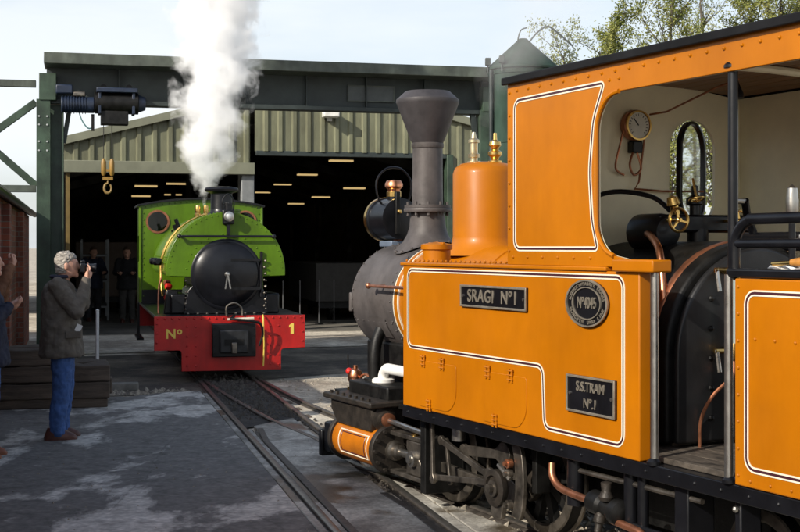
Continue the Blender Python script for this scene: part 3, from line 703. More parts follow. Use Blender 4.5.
for lb, px, d, top, w, nl, lm, sd in (
    ('small pale tree, leftmost, just right of the conical lid', 577, 56, 46, 1.0, 6000, LEAF2, 11),
    ('narrow pale tree second from the conical lid', 603, 56, 36, .95, 7000, LEAF2, 12),
    ('pointed yellow-green tree left of the tallest one', 634, 50, 14, .85, 9000, LEAF1, 13),
    ('tallest leafy autumn tree above the middle of the cab roof', 667, 48, -8, .95, 13000, LEAF1, 14),
    ('low pale tree between the tallest one and the thin one', 694, 58, 40, .8, 5000, LEAF2, 18),
    ('thin bare-topped pale tree left of the broad leafy one', 716, 58, -6, .9, 4000, LEAF2, 15),
    ('broad leafy tree above the roof near the right edge', 756, 50, 4, .85, 12000, LEAF1, 16),
    ('yellowish tree close behind the broad leafy one', 775, 56, -8, 1.0, 11000, LEAF2, 19),
    ('dense leafy tree at the far right edge', 798, 50, -14, 1.1, 15000, LEAF1, 17)):
    x, y = tpos(px, d); h = 1.72 + (247-top)/1295*d
    tree(lb, x, y, h, w, int(nl*.95), .06, lm, sd)
rnd = random.Random(5); vs = []; fs = []
for i in range(26000):
    x = rnd.uniform(5, 26); y = 38 + rnd.gauss(0,.8) + .05*x; z = abs(rnd.gauss(0, 1)) * (1.5 + .8*math.sin(x*1.3)) + rnd.random()*1.2
    p = Vector((x,y,z)); s_ = .08*rnd.uniform(.6,1.4); u = Vector((rnd.gauss(0,1), rnd.gauss(0,1), rnd.gauss(0,1))).normalized(); v = u.orthogonal().normalized()
    k = len(vs); vs += [p-u*s_, p+v*s_*.6, p+u*s_, p-v*s_*.6]; fs.append((k,k+1,k+2,k+3))
me = bpy.data.meshes.new('hedge'); me.from_pydata([tuple(q) for q in vs], [], fs); me.materials.append(LEAF1)
tag(link_mesh('hedge', me), 'overgrown yellow-green hedge seen through the cab window', 'hedge', kind='stuff')
# ---------------------------------------------------------------- orange tank engine
yl = thing('tank_locomotive', 'orange side tank steam engine with grey flared chimney and open cab', 'locomotive', (FY[0], FY[1], 0), FY[2])
W = .84
side_fn = lambda a, b, d: (a, d, b)
def rivet_rows(name, pts, y, r, m, parent, ax='y'):
    mb = MB()
    for p in pts:
        c = (p[0], y, p[1]) if ax == 'y' else (y, p[0], p[1])
        mb.ball(c, r, 8)
    o = mb.build(name, m, parent); tag(o, kind='stuff'); return o
def row(x0, z0, x1, z1, n): return [(x0+(x1-x0)*i/(n-1), z0+(z1-z0)*i/(n-1)) for i in range(n)]
def lining(poly, r, y, parent, sgn=1):
    p = rounded(poly, r, 6)
    for off, w_, m, pr, nm in ((0, .011, MAROON, .0025, 'dark_lining'), (.0095, .007, WHITE, .003, 'white_lining'), (-.0095, .007, WHITE, .003, 'white_lining')):
        MB().strip(offset_path(p, off+w_/2), offset_path(p, off-w_/2), side_fn, y, y+sgn*pr).build(nm, m, parent, smooth=False)

# footplate, frames
fp = MB().box(-3.7, .78, -W+.02, W-.012, .615, .692).build('footplate', BLACKP, yl, bevel=.006)
rivet_rows('rivets', row(-3.4, .655, .7, .655, 24), W-.012, .009, BLACKP, fp)
for s_ in (-1, 1): MB().box(-3.5, 2.55, s_*.27-.012, s_*.27+.012, .22, .615).build('frame_plate', BLACKM, yl)
MB().box(.78, 2.62, -.50, .50, .565, .60).build('front_platform', BLACKM, yl, bevel=.006)
MB().box(2.45, 2.56, -.50, .50, .16, .58).build('buffer_beam', BLACKM, yl, bevel=.01)
bf = MB().box(2.56, 2.70, .30, .56, .10, .34).build('buffer_block', BLACKP, yl, bevel=.02)
MB().box(2.70, 2.76, .34, .58, .06, .27).build('buffer_face', BLACKP, bf, bevel=.012)
MB().box(2.66, 2.95, -.1, .1, .30, .46).build('coupling', BLACKM, yl, bevel=.02)

# side tanks
for s_ in (1, -1):
    y0, y1 = (.50, W) if s_ > 0 else (-W, -.50)
    y0, y1 = (.60, W) if s_ > 0 else (-W, -.60)
    tk_ = MB().box(-1.50, .742, *((y0, W-.07) if s_ > 0 else (-W+.07, y1)), .694, 1.598).build('side_tank', ORANGE, yl, bevel=.004)
    MB().box(-1.50, .765, y0-.012, y1+.012, 1.60, 1.622).build('tank_top', ORANGE, tk_, bevel=.006)
    MB().box(-1.76, .744, *((W-.07, W) if s_ > 0 else (-W, -W+.07)), .694, 1.60).build('tank_side_plate', ORANGE, tk_, bevel=.007)
    if s_ < 0: continue
    rivet_rows('rivets', row(.735, 1.632, -.5, 1.632, 22), .815, .009, ORANGE, tk_)
    lining([(.668,1.574),(.668,1.082),(-.918,1.082),(-.936,.755),(-1.635,.752),(-1.635,1.572)], .055, W, tk_)
    # inspection covers with hinges
    for x0, x1 in ((.50, .03), (-.30, -.76)):
        pl_ = rounded([(x0,.715),(x1,.715),(x1,1.005),(x0,1.005)], [.01,.14,.02,.01])
        cv = MB().prism(pl_, side_fn, W, W+.005).build('inspection_cover', ORANGE, tk_, bevel=.003)
        for hx, hz in ((x0-.05,1.005),(x0-.30,1.005),(x0-.13,.735)):
            hm = MB()
            for q in (-.018,.018): hm.cyl((hx+q, W+.009, hz-.04), (hx+q, W+.009, hz+.035), .007, n=8)
            for zz in (-.025,0,.025): hm.cyl((hx-.028, W+.012, hz+zz), (hx+.028, W+.012, hz+zz), .005, n=6)
            hm.build('hinge', ORANGE, cv)
    # name plates
    def plate(x0, x1, z0, z1, name):
        p = MB().box(x0, x1, W, W+.012, z0, z1).build(name, BLACKP, tk_, bevel=.003)
        MB().strip([(x0,z0),(x1,z0),(x1,z1),(x0,z1)], [(x0+.012,z0+.012),(x1-.012,z0+.012),(x1-.012,z1-.012),(x0+.012,z1-.012)], side_fn, W+.012, W+.020).build('rim', BRASSD, p, bevel=.002)
        for x in (x0+.03, x1-.03): MB().cyl((x, W+.012, (z0+z1)/2), (x, W+.018, (z0+z1)/2), .009, n=8).build('fixing_screw', STEEL, p)
        return p
    BRASSD = mat('tarnished_plate', (.30,.265,.21), .35, .5, .2, 14)
    TM = lambda x, z, y=W+.012: Matrix.Translation((x, y, z)) @ Matrix.Rotation(R(180), 4, 'Z') @ Matrix.Rotation(R(90), 4, 'X')
    p = plate(-.775, -.045, 1.368, 1.497, 'name_plate')
    text_line('SRAGI  Nº1', .102, BRASSD, p, TM(-.41, 1.432), .005, bold=.0015, space=1.1, sx=1.02)
    p = plate(-1.585, -1.165, .875, 1.065, 'number_plate')
    text_line('S.S.TRAM', .070, BRASSD, p, TM(-1.375, 1.008), .005, bold=.0008, sx=.88)
    text_line('Nº.1', .070, BRASSD, p, TM(-1.375, .926), .005, bold=.0008, sx=.9)
    # oval works plate
    ov = lambda k: [(-1.345+.180*k*math.cos(2*math.pi*i/40), 1.435+.118*k*math.sin(2*math.pi*i/40)) for i in range(40)]
    p = MB().prism(ov(1), side_fn, W, W+.012).build('works_plate', BLACKP, tk_)
    MB().strip(ov(1.02), ov(.95), side_fn, W+.012, W+.021).build('rim', BRASSD, p); MB().strip(ov(.70), ov(.66), side_fn, W+.012, W+.020).build('rim', BRASSD, p)
    text_line('Nº4045', .080, BRASSD, p, TM(-1.345, 1.435), .005, bold=.0008, sx=.66)
    for txt, a0, a1, flip in (('LOCOMOTIVFABRIK KRAUSS', 168, 12, 0), ('MÜNCHEN UND LINZ', 200, 340, 1)):
        n = len(txt)
        for i, chv in enumerate(txt):
            if chv == ' ': continue
            q = R(a0 + (a1-a0)*i/(n-1)); cx_, cz_ = -.149*math.cos(q), .098*math.sin(q)
            tn = math.atan2(-.098*math.cos(q), .149*math.sin(q)) if not flip else math.atan2(.098*math.cos(q), -.149*math.sin(q))
            Mx = TM(-1.345+cx_, 1.435+cz_) @ Matrix.Rotation(tn, 4, 'Z')
            text_mesh('letter', chv, .026, BRASSD, p, Mx, .004, bold=.0005)
# rounded bottom lip behind tank front
MB().box(.744, .752, .50, W-.02, .70, 1.60).build('tank_front_edge', ORANGE, yl)

# boiler, smokebox
BZ = 1.315
bo = MB().cyl((1.74,0,BZ),(-1.0,0,BZ),.415,n=56).build('boiler', ORANGE, yl)
for x in (1.69, .55): MB().lathe([(.416,-.03),(.424,-.028),(.424,.028),(.416,.03)], (x,0,BZ), (1,0,0), 56).build('boiler_band', ORANGE, bo)
for x in (1.655, 1.725): MB().lathe([(.417,-.006),(.4265,-.006),(.4265,.006),(.417,.006)], (x,0,BZ), (1,0,0), 56).build('white_lining', WHITE, bo)
sbx = MB().lathe([(.38,-.02),(.425,-.0),(.425,.70),(.41,.73)], (1.745,0,BZ), (1,0,0), 64).build('smokebox', SMOKE, yl)
MB().lathe([(.41,0),(.41,.02),(.37,.03),(.36,.05),(.25,.09),(.1,.11),(0,.112)], (2.475,0,BZ), (1,0,0), 48).build('smokebox_door', SMOKE, sbx)
MB().bar((2.56,0,BZ),(2.56,-.16,BZ-.2),.02,.02).build('door_handle', STEEL, sbx)
hng = MB().box(2.46,2.50,.405,.432,BZ-.10,BZ+.05).build('door_hinge', SMOKE, sbx, bevel=.01)
rp = []
for x in (1.78, 2.44):
    for k in range(36):
        q = 2*math.pi*k/36; rp.append((x, .427*math.cos(q), BZ+.427*math.sin(q)))
for k in range(7): rp.append((1.80+k*.10, .427*math.cos(R(-22)), BZ+.427*math.sin(R(-22))))
mb = MB()
for p in rp: mb.ball(p, .0075, 6)
tag(mb.build('rivets', SMOKE, sbx), kind='stuff')
MB().box(1.7, 2.45, -.30, .30, .60, 1.0).build('smokebox_saddle', BLACKM, sbx, bevel=.02)
# seam plate on the smokebox side
ap = [(1.75+.40*i/6) for i in range(7)]
mb = MB()
for q0, q1 in ((-18,-40),):
    n = 6; vs = []
    for rr in (.426, .431):
        for i in range(n+1):
            q = R(q0+(q1-q0)*i/n)
            for x in (1.9, 2.2): vs.append((x, rr*math.cos(q), BZ+rr*math.sin(q)))
    fs = [(2*i,2*i+1,2*i+3,2*i+2) for i in range(n)] + [(2*(n+1)+2*i,2*(n+1)+2*i+2,2*(n+1)+2*i+3,2*(n+1)+2*i+1) for i in range(n)]
    mb.add(vs, fs)
mb.build('patch_plate', SMOKE, sbx)
# hand rod along the smokebox
rd = MB().cyl((.80,.50,1.43),(1.98,.50,1.43),.012,n=10).build('hand_rod', COPPERD, yl)
MB().ball((1.99,.50,1.43),.024,10).build('knob', COPPERD, rd); MB().cyl((1.9,.40,1.43),(1.9,.50,1.43),.01,n=8).build('rod_stanchion', COPPERD, rd)
# chimney
CX = 1.99
ch = MB().lathe([(0.132,1.7),(0.132,1.93),(0.1264,2.03)], (CX,0,0), (0,0,1), 48).build('chimney', SMOKE, yl)
# saddle flare at the chimney foot, following the smokebox
mb = MB(); n = 48; rings = []
for j, (r_, h_) in enumerate(((.134,1.95),(.139,1.88),(.158,1.82),(.195,1.775),(.245,None),(.26,None))):
    ring = []
    for i in range(n):
        q = 2*math.pi*i/n; x, y = r_*math.cos(q)*(1.05 if h_ is None else 1), r_*math.sin(q)
        top = BZ + math.sqrt(max(0, .425**2-y*y)); 
        z = (h_ if h_ is not None else top+.018) if h_ is None or h_ > top+.02 else top+.02
        if h_ is not None: z = h_ - (BZ+.425-top)*min(1,(r_-.13)/.1)
        ring.append((CX+x, y, z))
    rings += ring
k_ = 5
mb.add(rings, [(j*n+i, j*n+(i+1)%n, (j+1)*n+(i+1)%n, (j+1)*n+i) for j in range(k_) for i in range(n)])
MBo = mb.build('chimney_foot', SMOKE, ch, ang=60)
bl = MB()
for i in range(16):
    q = 2*math.pi*(i+.5)/16; y = .25*math.sin(q); bl.ball((CX+.258*math.cos(q), y, BZ+math.sqrt(.425**2-y*y)+.022), .013, 8)
tag(bl.build('foot_bolts', SMOKE, ch), kind='stuff')
MB().lathe([(0.132,1.985),(0.18,1.985),(0.1824,1.99),(0.1824,2.012),(0.18,2.016),(0.132,2.016)], (CX,0,0), (0,0,1), 48).build('chimney_flange', SMOKE, ch)
MB().lathe([(0.132,2.018),(0.1776,2.018),(0.1776,2.04),(0.128,2.042)], (CX,0,0), (0,0,1), 48).build('chimney_flange', SMOKE, ch)
bl = MB()
for i in range(10):
    q = 2*math.pi*(i+.3)/10; bl.cyl((CX+.157*math.cos(q), .157*math.sin(q), 1.96),(CX+.157*math.cos(q), .157*math.sin(q), 2.065), .011, n=6)
tag(bl.build('flange_bolts', SMOKE, ch), kind='stuff')
MB().lathe([(0.12,2.04),(0.1176,2.07),(0.1144,2.475),(0.12,2.475),(0.124,2.485),(0.124,2.51),(0.1184,2.515)], (CX,0,0), (0,0,1), 48).build('chimney_barrel', SMOKE, ch)
MB().lathe([(0.1184,2.515),(0.1296,2.535),(0.236,2.81),(0.2416,2.825),(0.24,2.845),(0.18,2.9),(0.172,2.907),(0.128,2.9),(0.12,2.845)], (CX,0,0), (0,0,1), 56).build('flared_cap', mat('cap_grey', (.062,.056,.058), .55, .2, .2, 5, .1, 50), ch)
# small filler on the tank front
fl = MB().lathe([(.09,1.622),(.09,1.70),(.102,1.705),(.102,1.735),(.09,1.74),(.0,1.755)], (.58,.68,0), (0,0,1), 28).build('tank_filler', ORANGE, yl)
MB().box(.48,.68,.67,.69,1.735,1.75).build('filler_strap', ORANGE, fl, bevel=.004)
# dome
DX = 1.13
dm = MB().lathe([(.30,1.66),(.27,1.70),(.235,1.74),(.224,1.79),(.224,2.235),(.21,2.275),(.17,2.305),(.09,2.318),(.0,2.32)], (DX,0,0), (0,0,1), 56).build('dome', ORANGE, yl)
for dx, dy, k in ((.10,.03,0),(-.06,-.05,1)):
    v = MB().lathe([(r_, 2.31+(h_-2.31)*.78-.62) for r_, h_ in ([(.05,2.31),(.05,2.335),(.028,2.34),(.028,2.365),(.04,2.37),(.042,2.40),(.03,2.41),(.03,2.50),(.04,2.505),(.04,2.53),(.022,2.545),(.012,2.60),(.0,2.605)] if k == 0 else [(.05,2.31),(.05,2.33),(.026,2.335),(.03,2.36),(.05,2.385),(.05,2.41),(.026,2.43),(.03,2.45),(.044,2.47),(.04,2.50),(.015,2.52),(.012,2.58),(.0,2.585)])], (DX+dx,dy,.62), (0,0,1), 20).build('safety_valve', BRASS if k else mat('pale_brass', (.70,.58,.36), .3, .9, .1, 9), dm)
# boiler top cleat and sand pipe beside dome

# front details: blast pipe cover, lubricator, steam pipe, lagged elbow
MB().tube(smooth_pts([(2.06,.36,1.10),(2.06,.40,1.0),(2.05,.42,.88),(2.05,.42,.70)],6), .045, n=14).build('steam_pipe', BLACKM, yl)
MB().lathe([(.08,0),(.08,.02),(.06,.025)], (2.05,.42,.712), (0,0,1), 18).build('pipe_flange', BLACKM, yl)
MB().box(1.55,2.22,.05,.56,.60,.715).build('valve_chest', BLACKM, yl, bevel=.015)
el = [(1.90,.42,.70),(1.90,.42,.735)] + [(1.90-.09+.09*math.cos(R(q)), .42, .745+.075*math.sin(R(q))) for q in range(0, 91, 15)] + [(1.4,.42,.82)]
lg = MB().tube(el, .040, n=16).build('lagged_elbow', WHITEP, yl)
MB().lathe([(.085,.715),(.085,.735),(.07,.745)], (1.90,.42,0), (0,0,1), 24).build('elbow_flange', WHITEP, lg)
lu = MB().lathe([(.05,.60),(.05,.62),(.03,.64),(.055,.68),(.06,.72),(.045,.76),(.02,.775),(.018,.80),(.0,.80)], (2.40,.42,0), (0,0,1), 18).build('lubricator', COPPER, yl)
MB().lathe([(.062,0),(.062,.03),(.03,.035)], (2.40,.42,.60), (0,0,1), 16).build('lubricator_base', BRASS, lu)
MB().ball((2.45,.45,.75), .028, 12).build('red_cap', REDP, lu); MB().cyl((2.47,.45,.76),(2.47,.45,.88),.006,n=6).build('spindle', BLACKM, lu)
MB().tube(smooth_pts([(2.36,.40,.70),(2.25,.40,.74),(2.15,.38,.70),(2.05,.36,.72)],5), .012, n=8).build('oil_pipe', COPPERD, lu)
for x, y, r_ in ((2.30,.30,.045),(2.2,.2,.06)): MB().lathe([(r_,.60),(r_,.66),(r_*.6,.67),(r_*.6,.72),(0,.73)], (x,y,0), (0,0,1), 14).build('valve_cap', BLACKM, yl)

# cylinder with slide bars and motion
CYL = mat('cylinder_orange', (.42,.125,.003), .4, 0, .15, 5, .03, 20)
for s_ in (1, -1):
    yc = s_*.57
    cy = MB().cyl((1.480,yc,.285),(2.160,yc,.285),.152,n=40).build('cylinder', CYL, yl)
    for x0, x1 in ((1.42,1.48),(2.16,2.21)): MB().lathe([(.17,0),(.176,.01),(.176,x1-x0-.01),(.17,x1-x0)], (x0,yc,.285), (1,0,0), 40).build('cylinder_cover', GRIME, cy)
    bl = MB()
    for i in range(12):
        q = 2*math.pi*i/12; bl.cyl((1.395,yc+.152*math.cos(q),.285+.152*math.sin(q)),(1.420,yc+.152*math.cos(q),.285+.152*math.sin(q)),.014,n=6)
    tag(bl.build('cover_bolts', GRIME, cy), kind='stuff')
    sc_ = MB().prism([(1.560,.40),(2.140,.40),(2.260,.50),(2.260,.60),(1.520,.60)], side_fn, yc-.15, yc+.12).build('steam_chest', GRIME, yl, bevel=.012)
    MB().box(1.480,2.320,yc-.19,yc+.16,.575,.62).build('chest_lid', GRIME, sc_, bevel=.012)
    bl = MB()
    for i in range(7):
        bl.cyl((1.56+i*.11,yc+.13,.62),(1.56+i*.11,yc+.13,.64),.016,n=6); 
    tag(bl.build('lid_bolts', GRIME, sc_), kind='stuff')
    MB().lathe([(.085,0),(.09,.02),(.09,.07),(.06,.08),(.06,.11),(.035,.12)], (1.580,yc+.03,.50), (-1,0,-.04), 24).build('valve_gland', GRIME, sc_)
    MB().lathe([(.05,0),(.05,.03),(.03,.035)], (1.460,yc+.03,.495), (-1,0,-.04), 16).build('gland_bush', COPPERD, sc_)
    MB().cyl((1.460,yc+.03,.495),(0.720,yc+.03,.462),.019,n=14).build('valve_rod', STEEL, sc_)
    MB().lathe([(.07,0),(.07,.04),(.05,.05),(.05,.10),(.03,.11)], (1.420,yc,.285), (-1,0,0), 20).build('piston_gland', DSTEEL, cy)
    MB().cyl((1.360,yc,.285),(1.040,yc,.285),.028,n=14).build('piston_rod', STEEL, cy)
    if s_ < 0: continue
    # lining wrapped on the barrel
    def barrel_line(q0, q1, x0, x1, m, rr, w_):
        mb = MB(); P = lambda x, q: (x, yc+rr*math.cos(R(q)), .285+rr*math.sin(R(q)))
        path = [(x0,q0)]+[(x0,q0+(q1-q0)*i/8) for i in range(1,8)]+[(x0,q1),(x1,q1)]+[(x1,q1+(q0-q1)*i/8) for i in range(1,9)]
        mb.tube([P(x,q) for x,q in path], w_, n=6, close=True); mb.build('white_lining', m, cy)
    barrel_line(-32, 34, 1.56, 2.04, WHITE, .152, .0055); barrel_line(-26, 28, 1.60, 2.00, MAROON, .152, .0045)
    MB().box(0.760,1.380,yc-.05,yc+.05,.405,.435).build('slide_bar', DSTEEL, yl, bevel=.004)
    MB().box(0.760,1.380,yc-.05,yc+.05,.135,.165).build('slide_bar', DSTEEL, yl, bevel=.004)
    xh = MB().prism([(0.900,.17),(1.140,.17),(1.140,.23),(1.080,.285),(1.140,.34),(1.140,.40),(0.900,.40),(0.900,.34),(0.960,.285),(0.900,.23)], side_fn, yc-.045, yc+.045).build('crosshead', DSTEEL, yl, bevel=.008)
    MB().lathe([(.055,0),(.055,.03),(.03,.035),(.03,.05),(0,.052)], (1.020,yc+.045,.285), (0,1,0), 18).build('crosshead_pin', STEEL, xh)
    MB().lathe([(.018,0),(.026,.015),(.026,.05),(.0,.056)], (1.060,yc+.02,.40), (0,0,1), 12).build('oil_cup', BRASS, xh)
    mbk = MB().prism(rounded([(0.720,.10),(0.790,.10),(0.790,.61),(0.720,.61)],.01), side_fn, yc-.30, yc+.12).build('motion_bracket', BLACKM, yl, bevel=.006)

def crod(p0, p1, w, t, e0, e1, name, m, y, parent=None):
    """rod in a vertical plane with round ends"""
    d = Vector((p1[0]-p0[0], p1[1]-p0[1])); L_ = d.length; ang = math.atan2(d.y, d.x)
    c, s_ = math.cos(ang), math.sin(ang)
    def T(a, b): return (p0[0]+a*c-b*s_, p0[1]+a*s_+b*c)
    poly = [T(e0*.6,-w*.6)] + [T(e0*math.cos(R(q)), e0*math.sin(R(q))) for q in range(-40-20, -301, -20)][:0]
    up = [T(e0*math.cos(R(q)), e0*math.sin(R(q))) for q in range(40, 321, 20)]
    en = [T(L_+e1*math.cos(R(q)), e1*math.sin(R(q))) for q in range(220, 501, 20)]
    poly = up + [T(e0*1.3,-w/2), T(L_-e1*1.3,-w/2*.9)] + en + [T(L_-e1*1.3, w/2*.9), T(e0*1.3, w/2)]
    return MB().prism(poly, side_fn, y-t/2, y+t/2).build(name, m, parent or yl, bevel=.004)

# wheels
def wheel(x, y, s_, r_, crank, label=None):
    w = MB().lathe([(r_-.055,-.045),(r_+.0,-.045),(r_-.005,.035),(r_-.055,.04),(r_-.055,-.045)], (x,y,r_+.009), (0,s_,0), 44, False).build('wheel', BLACKM, yl)
    MB().lathe([(r_-.03,-.055),(r_+.0095,-.055),(r_+.0095,-.04),(r_-.0,-.03)], (x,y,r_+.009), (0,s_,0), 44, False).build('tyre', DSTEEL, w)
    MB().lathe([(r_-.07,.0401),(r_-.058,.05),(r_-.01,.045),(r_-.003,.036)], (x,y,r_+.009), (0,s_,0), 44, False).build('rim', DSTEEL, w)
    MB().lathe([(.09,-.05),(.09,.06),(.07,.07),(.04,.07)], (x,y,r_+.009), (0,s_,0), 24).build('hub', BLACKM, w)
    for i in range(9):
        q = 2*math.pi*i/9+.2
        MB().bar((x+.07*math.cos(q), y, r_+.009+.07*math.sin(q)), (x+(r_-.045)*math.cos(q), y, r_+.009+(r_-.045)*math.sin(q)), .045, .055).build('spoke', BLACKM, w)
    if crank:
        q = R(crank); MB().bar((x, y+s_*.055, r_+.009), (x+.16*math.cos(q), y+s_*.055, r_+.009+.16*math.sin(q)), .06, .13).build('crank_web', GRIME, w, bevel=.01)
    return w
WR = .335
for x, s_ in ((.83,1),(-.27,1),(.83,-1),(-.27,-1)): wheel(x, s_*.385, s_, WR, 320 if s_ > 0 else 50)
for s_ in (1,-1): wheel(-2.15, s_*.385, s_, .25, 0)
for x, r_ in ((.83,WR),(-.27,WR),(-2.15,.25)): MB().cyl((x,-.38,r_+.009),(x,.38,r_+.009),.05,n=16).build('axle', BLACKM, yl)
k0 = (-.27+.16*math.cos(R(320)), WR+.009+.16*math.sin(R(320))); k1 = (.83+.16*math.cos(R(320)), k0[1])
crod(k0, k1, .06, .035, .06, .06, 'coupling_rod', DSTEEL, .50)
crod((1.02,.285), k0, .065, .035, .055, .085, 'connecting_rod', DSTEEL, .555)
# valve gear
crod((.605,.61), (.59,.225), .030, .025, .026, .030, 'drop_link', DSTEEL, .70)
crod((.59,.235), (-.10,.315), .038, .022, .03, .05, 'union_rod', DSTEEL, .685)
crod((.55,.478), (-.06,.345), .040, .025, .03, .05, 'diagonal_rod', DSTEEL, .66)
crod((.47,.225), (.52,.47), .026, .022, .024, .024, 'short_link', DSTEEL, .64)
crod((.33,.442), (-.16,.485), .065, .03, .04, .075, 'radius_rod', DSTEEL, .615)
ec = MB().lathe([(.05,-.02),(.105,-.02),(.11,-.01),(.11,.02),(.085,.03),(.075,.03),(.07,.012),(.03,.012)], (-.20,.70,.300), (0,1,0), 36).build('return_crank', GRIME, yl)
MB().lathe([(.05,0),(.05,.02),(.028,.024),(.028,.05),(0,.052)], (-.20,.71,.300), (0,1,0), 16).build('crank_nut', DSTEEL, ec)
MB().prism(rounded([(-.25,.12),(-.15,.12),(-.12,.24),(-.28,.24)],.02), side_fn, .665, .70).build('strap_end', DSTEEL, ec, bevel=.005)
lk = MB().prism([(x+.055 if i else x, z) for i, x, z in ()] or ([(-.30-.06*math.cos(R(q)) , .36+.21*math.sin(R(q))) for q in range(-75,76,15)] + [(-.38-.07*math.cos(R(q)), .36+.23*math.sin(R(q))) for q in range(75,-76,-15)]), side_fn, .64, .67).build('expansion_link', DSTEEL, yl, bevel=.005)
for z in (.46,.40,.22): MB().lathe([(.028,0),(.028,.03),(.015,.034),(.015,.05),(0,.05)], (-.32,.67,z), (0,1,0), 12).build('link_pin', COPPERD if z == .46 else DSTEEL, lk)
MB().tube([(-.23,.70,.44),(-.29,.70,.41),(-.34,.69,.37)], .016, n=8).build('die_block', STEEL, lk)
MB().box(-.48,-.43,.50,.60,.30,.60).build('link_bracket', BLACKM, yl, bevel=.008)
MB().lathe([(.045,0),(.045,.09),(.05,.1),(.05,.12),(0,.13)], (.36,.64,.50), (0,0,1), 16).build('oil_box', STEEL, yl)
# springs, brake gear, injector and pipes behind the motion
for x in (.83,-.27):
    lf = MB()
    for i in range(5): lf.box(x-.28+i*.045, x+.28-i*.045, .31, .37, .535-i*.014, .547-i*.014)
    tag(lf.build('leaf_spring', BLACKM, yl), kind='stuff')
    MB().box(x-.10,x+.10,.30,.345,.24,.50).build('axle_box', BLACKM, yl, bevel=.01)
MB().prism([(-.70,.25),(-.64,.25),(-.62,.40),(-.66,.60),(-.74,.60),(-.70,.40)], side_fn, .42, .46).build('brake_hanger', BLACKM, yl, bevel=.006)
MB().tube(smooth_pts([(-.93,.79,.56),(-.95,.80,.50),(-1.00,.80,.455),(-1.10,.80,.435),(-1.30,.80,.425)],6), .020, n=12).build('copper_pipe', COPPERD, yl)
MB().tube(smooth_pts([(-1.45,.80,.40),(-1.48,.80,.365),(-1.58,.80,.355),(-1.72,.80,.34),(-1.76,.80,.28),(-1.76,.78,.2)],6), .020, n=12).build('copper_pipe', COPPERD, yl)
ij = MB().lathe([(.03,0),(.06,.02),(.06,.10),(.045,.12),(.045,.2),(.065,.21),(.065,.26),(.03,.28)], (-1.28,.78,.425), (-1,0,-.1), 18).build('injector', BLACKM, yl)
MB().lathe([(.032,0),(.032,.05),(.02,.06),(.02,.10),(0,.11)], (-1.38,.79,.38), (0,.2,-.9), 14).build('injector_valve', GRIME, ij)
MB().lathe([(.035,0),(.04,.02),(.025,.05),(.03,.09),(.0,.10)], (-1.44,.80,.45), (0,0,1), 12).build('injector_cock', GRIME, ij)
for x, z0, z1, r_ in ((-1.56,.28,.60,.035),(-1.66,.28,.60,.028),(-1.08,.36,.60,.045)): MB().cyl((x,.74,z0),(x,.74,z1),r_,n=14).build('water_pipe', BLACKP, yl)
MB().cyl((-1.05,.74,.545),(-2.1,.74,.555),.014,n=8).build('pull_rod', DSTEEL, yl)
MB().cyl((-1.5,.76,.345),(-2.35,.76,.335),.024,n=10).build('drain_pipe', BLACKP, yl)
MB().box(-2.02,-1.92,.60,.76,.15,.61).build('step_hanger', BLACKP, yl, bevel=.008)
st = MB().box(-2.02,-1.72,.62,.84,.14,.16).build('step', BLACKP, yl, bevel=.006)
MB().prism(rounded([(-2.95,.18),(-1.95,.18),(-1.95,.61),(-2.95,.61)],[.18,.18,.01,.01]), side_fn, .28, .30).build('ash_pan', BLACKM, yl)
MB().tube(smooth_pts([(-1.95,.70,.42),(-2.03,.72,.36),(-2.2,.72,.34),(-2.35,.72,.38)],6), .010, n=8).build('sand_pipe', DSTEEL, yl)
MB().box(-2.40,-2.36,.66,.78,.10,.61).build('step_hanger', BLACKP, yl, bevel=.008)
MB().ball((-2.38,.79,.575),.016,8).build('bolt', STEEL, yl)

# ---------------------------------------------------------------- cab
RF = 2.63
out = [(-.555,1.622),(-.555,RF-.005),(-3.62,RF-.005),(-3.62,2.478),(-1.62,2.478)] + arc(-1.62, 2.268, .21, 90, 0, 8)[1:] + [(-1.41,1.93)] + arc(-1.62, 1.90, .21, 0, -60, 6)[1:]
hole_in = [(-1.52, 2.478)]
cab_side = [(-.555,1.622),(-.555,RF),(-3.62,RF),(-3.62,2.482)] + [(-1.60,2.482)] + [(-1.60+.19*math.sin(R(q)), 2.292+.19*math.cos(R(q))) for q in range(10, 91, 10)] \
    + [(-1.41,1.90)] + [(-1.60+.19*math.cos(R(q)), 1.86-.19*math.sin(R(q))) for q in range(10, 61, 10)] + [(-1.56,1.676),(-1.70,1.655),(-1.88,1.655),(-1.88,1.622)]
for s_ in (1, -1):
    y0, y1 = (W-.018, W) if s_ > 0 else (-W, -W+.018)
    ss = MB().prism(cab_side, side_fn, y0, y1).build('cab_side', ORANGE, yl, bevel=.003)
    # inner face paint
    yi0, yi1 = (W-.024, W-.0185) if s_ > 0 else (-W+.0185, -W+.024)
    MB().prism(cab_side, side_fn, yi0, yi1).build('cab_lining', CREAM, ss)
    if s_ > 0:
        rivet_rows('rivets', row(-.58,1.70,-.58,2.58,8)+row(-.62,1.665,-1.36,1.665,6)+row(-.66,2.585,-3.5,2.585,26)+row(-1.52,2.545,-1.60,2.545,2), W+.001, .009, ORANGE, ss)
        lining([(-.635,1.71),(-.635,2.53),(-1.475,2.535),(-1.385,2.36),(-1.352,2.1),(-1.375,1.85),(-1.42,1.71)], [.05,.05,.015,.3,.6,.3,.015], W, ss)
        edge_ = cab_side[4:-3]
        MB().tube([(a, W+.002, b) for a, b in edge_], .012, n=8).build('opening_beading', ORANGE, ss)
        MB().box(-1.90,-1.58,W-.085,W+.03,1.60,1.66).build('arm_rest', ORANGE, ss, bevel=.008)
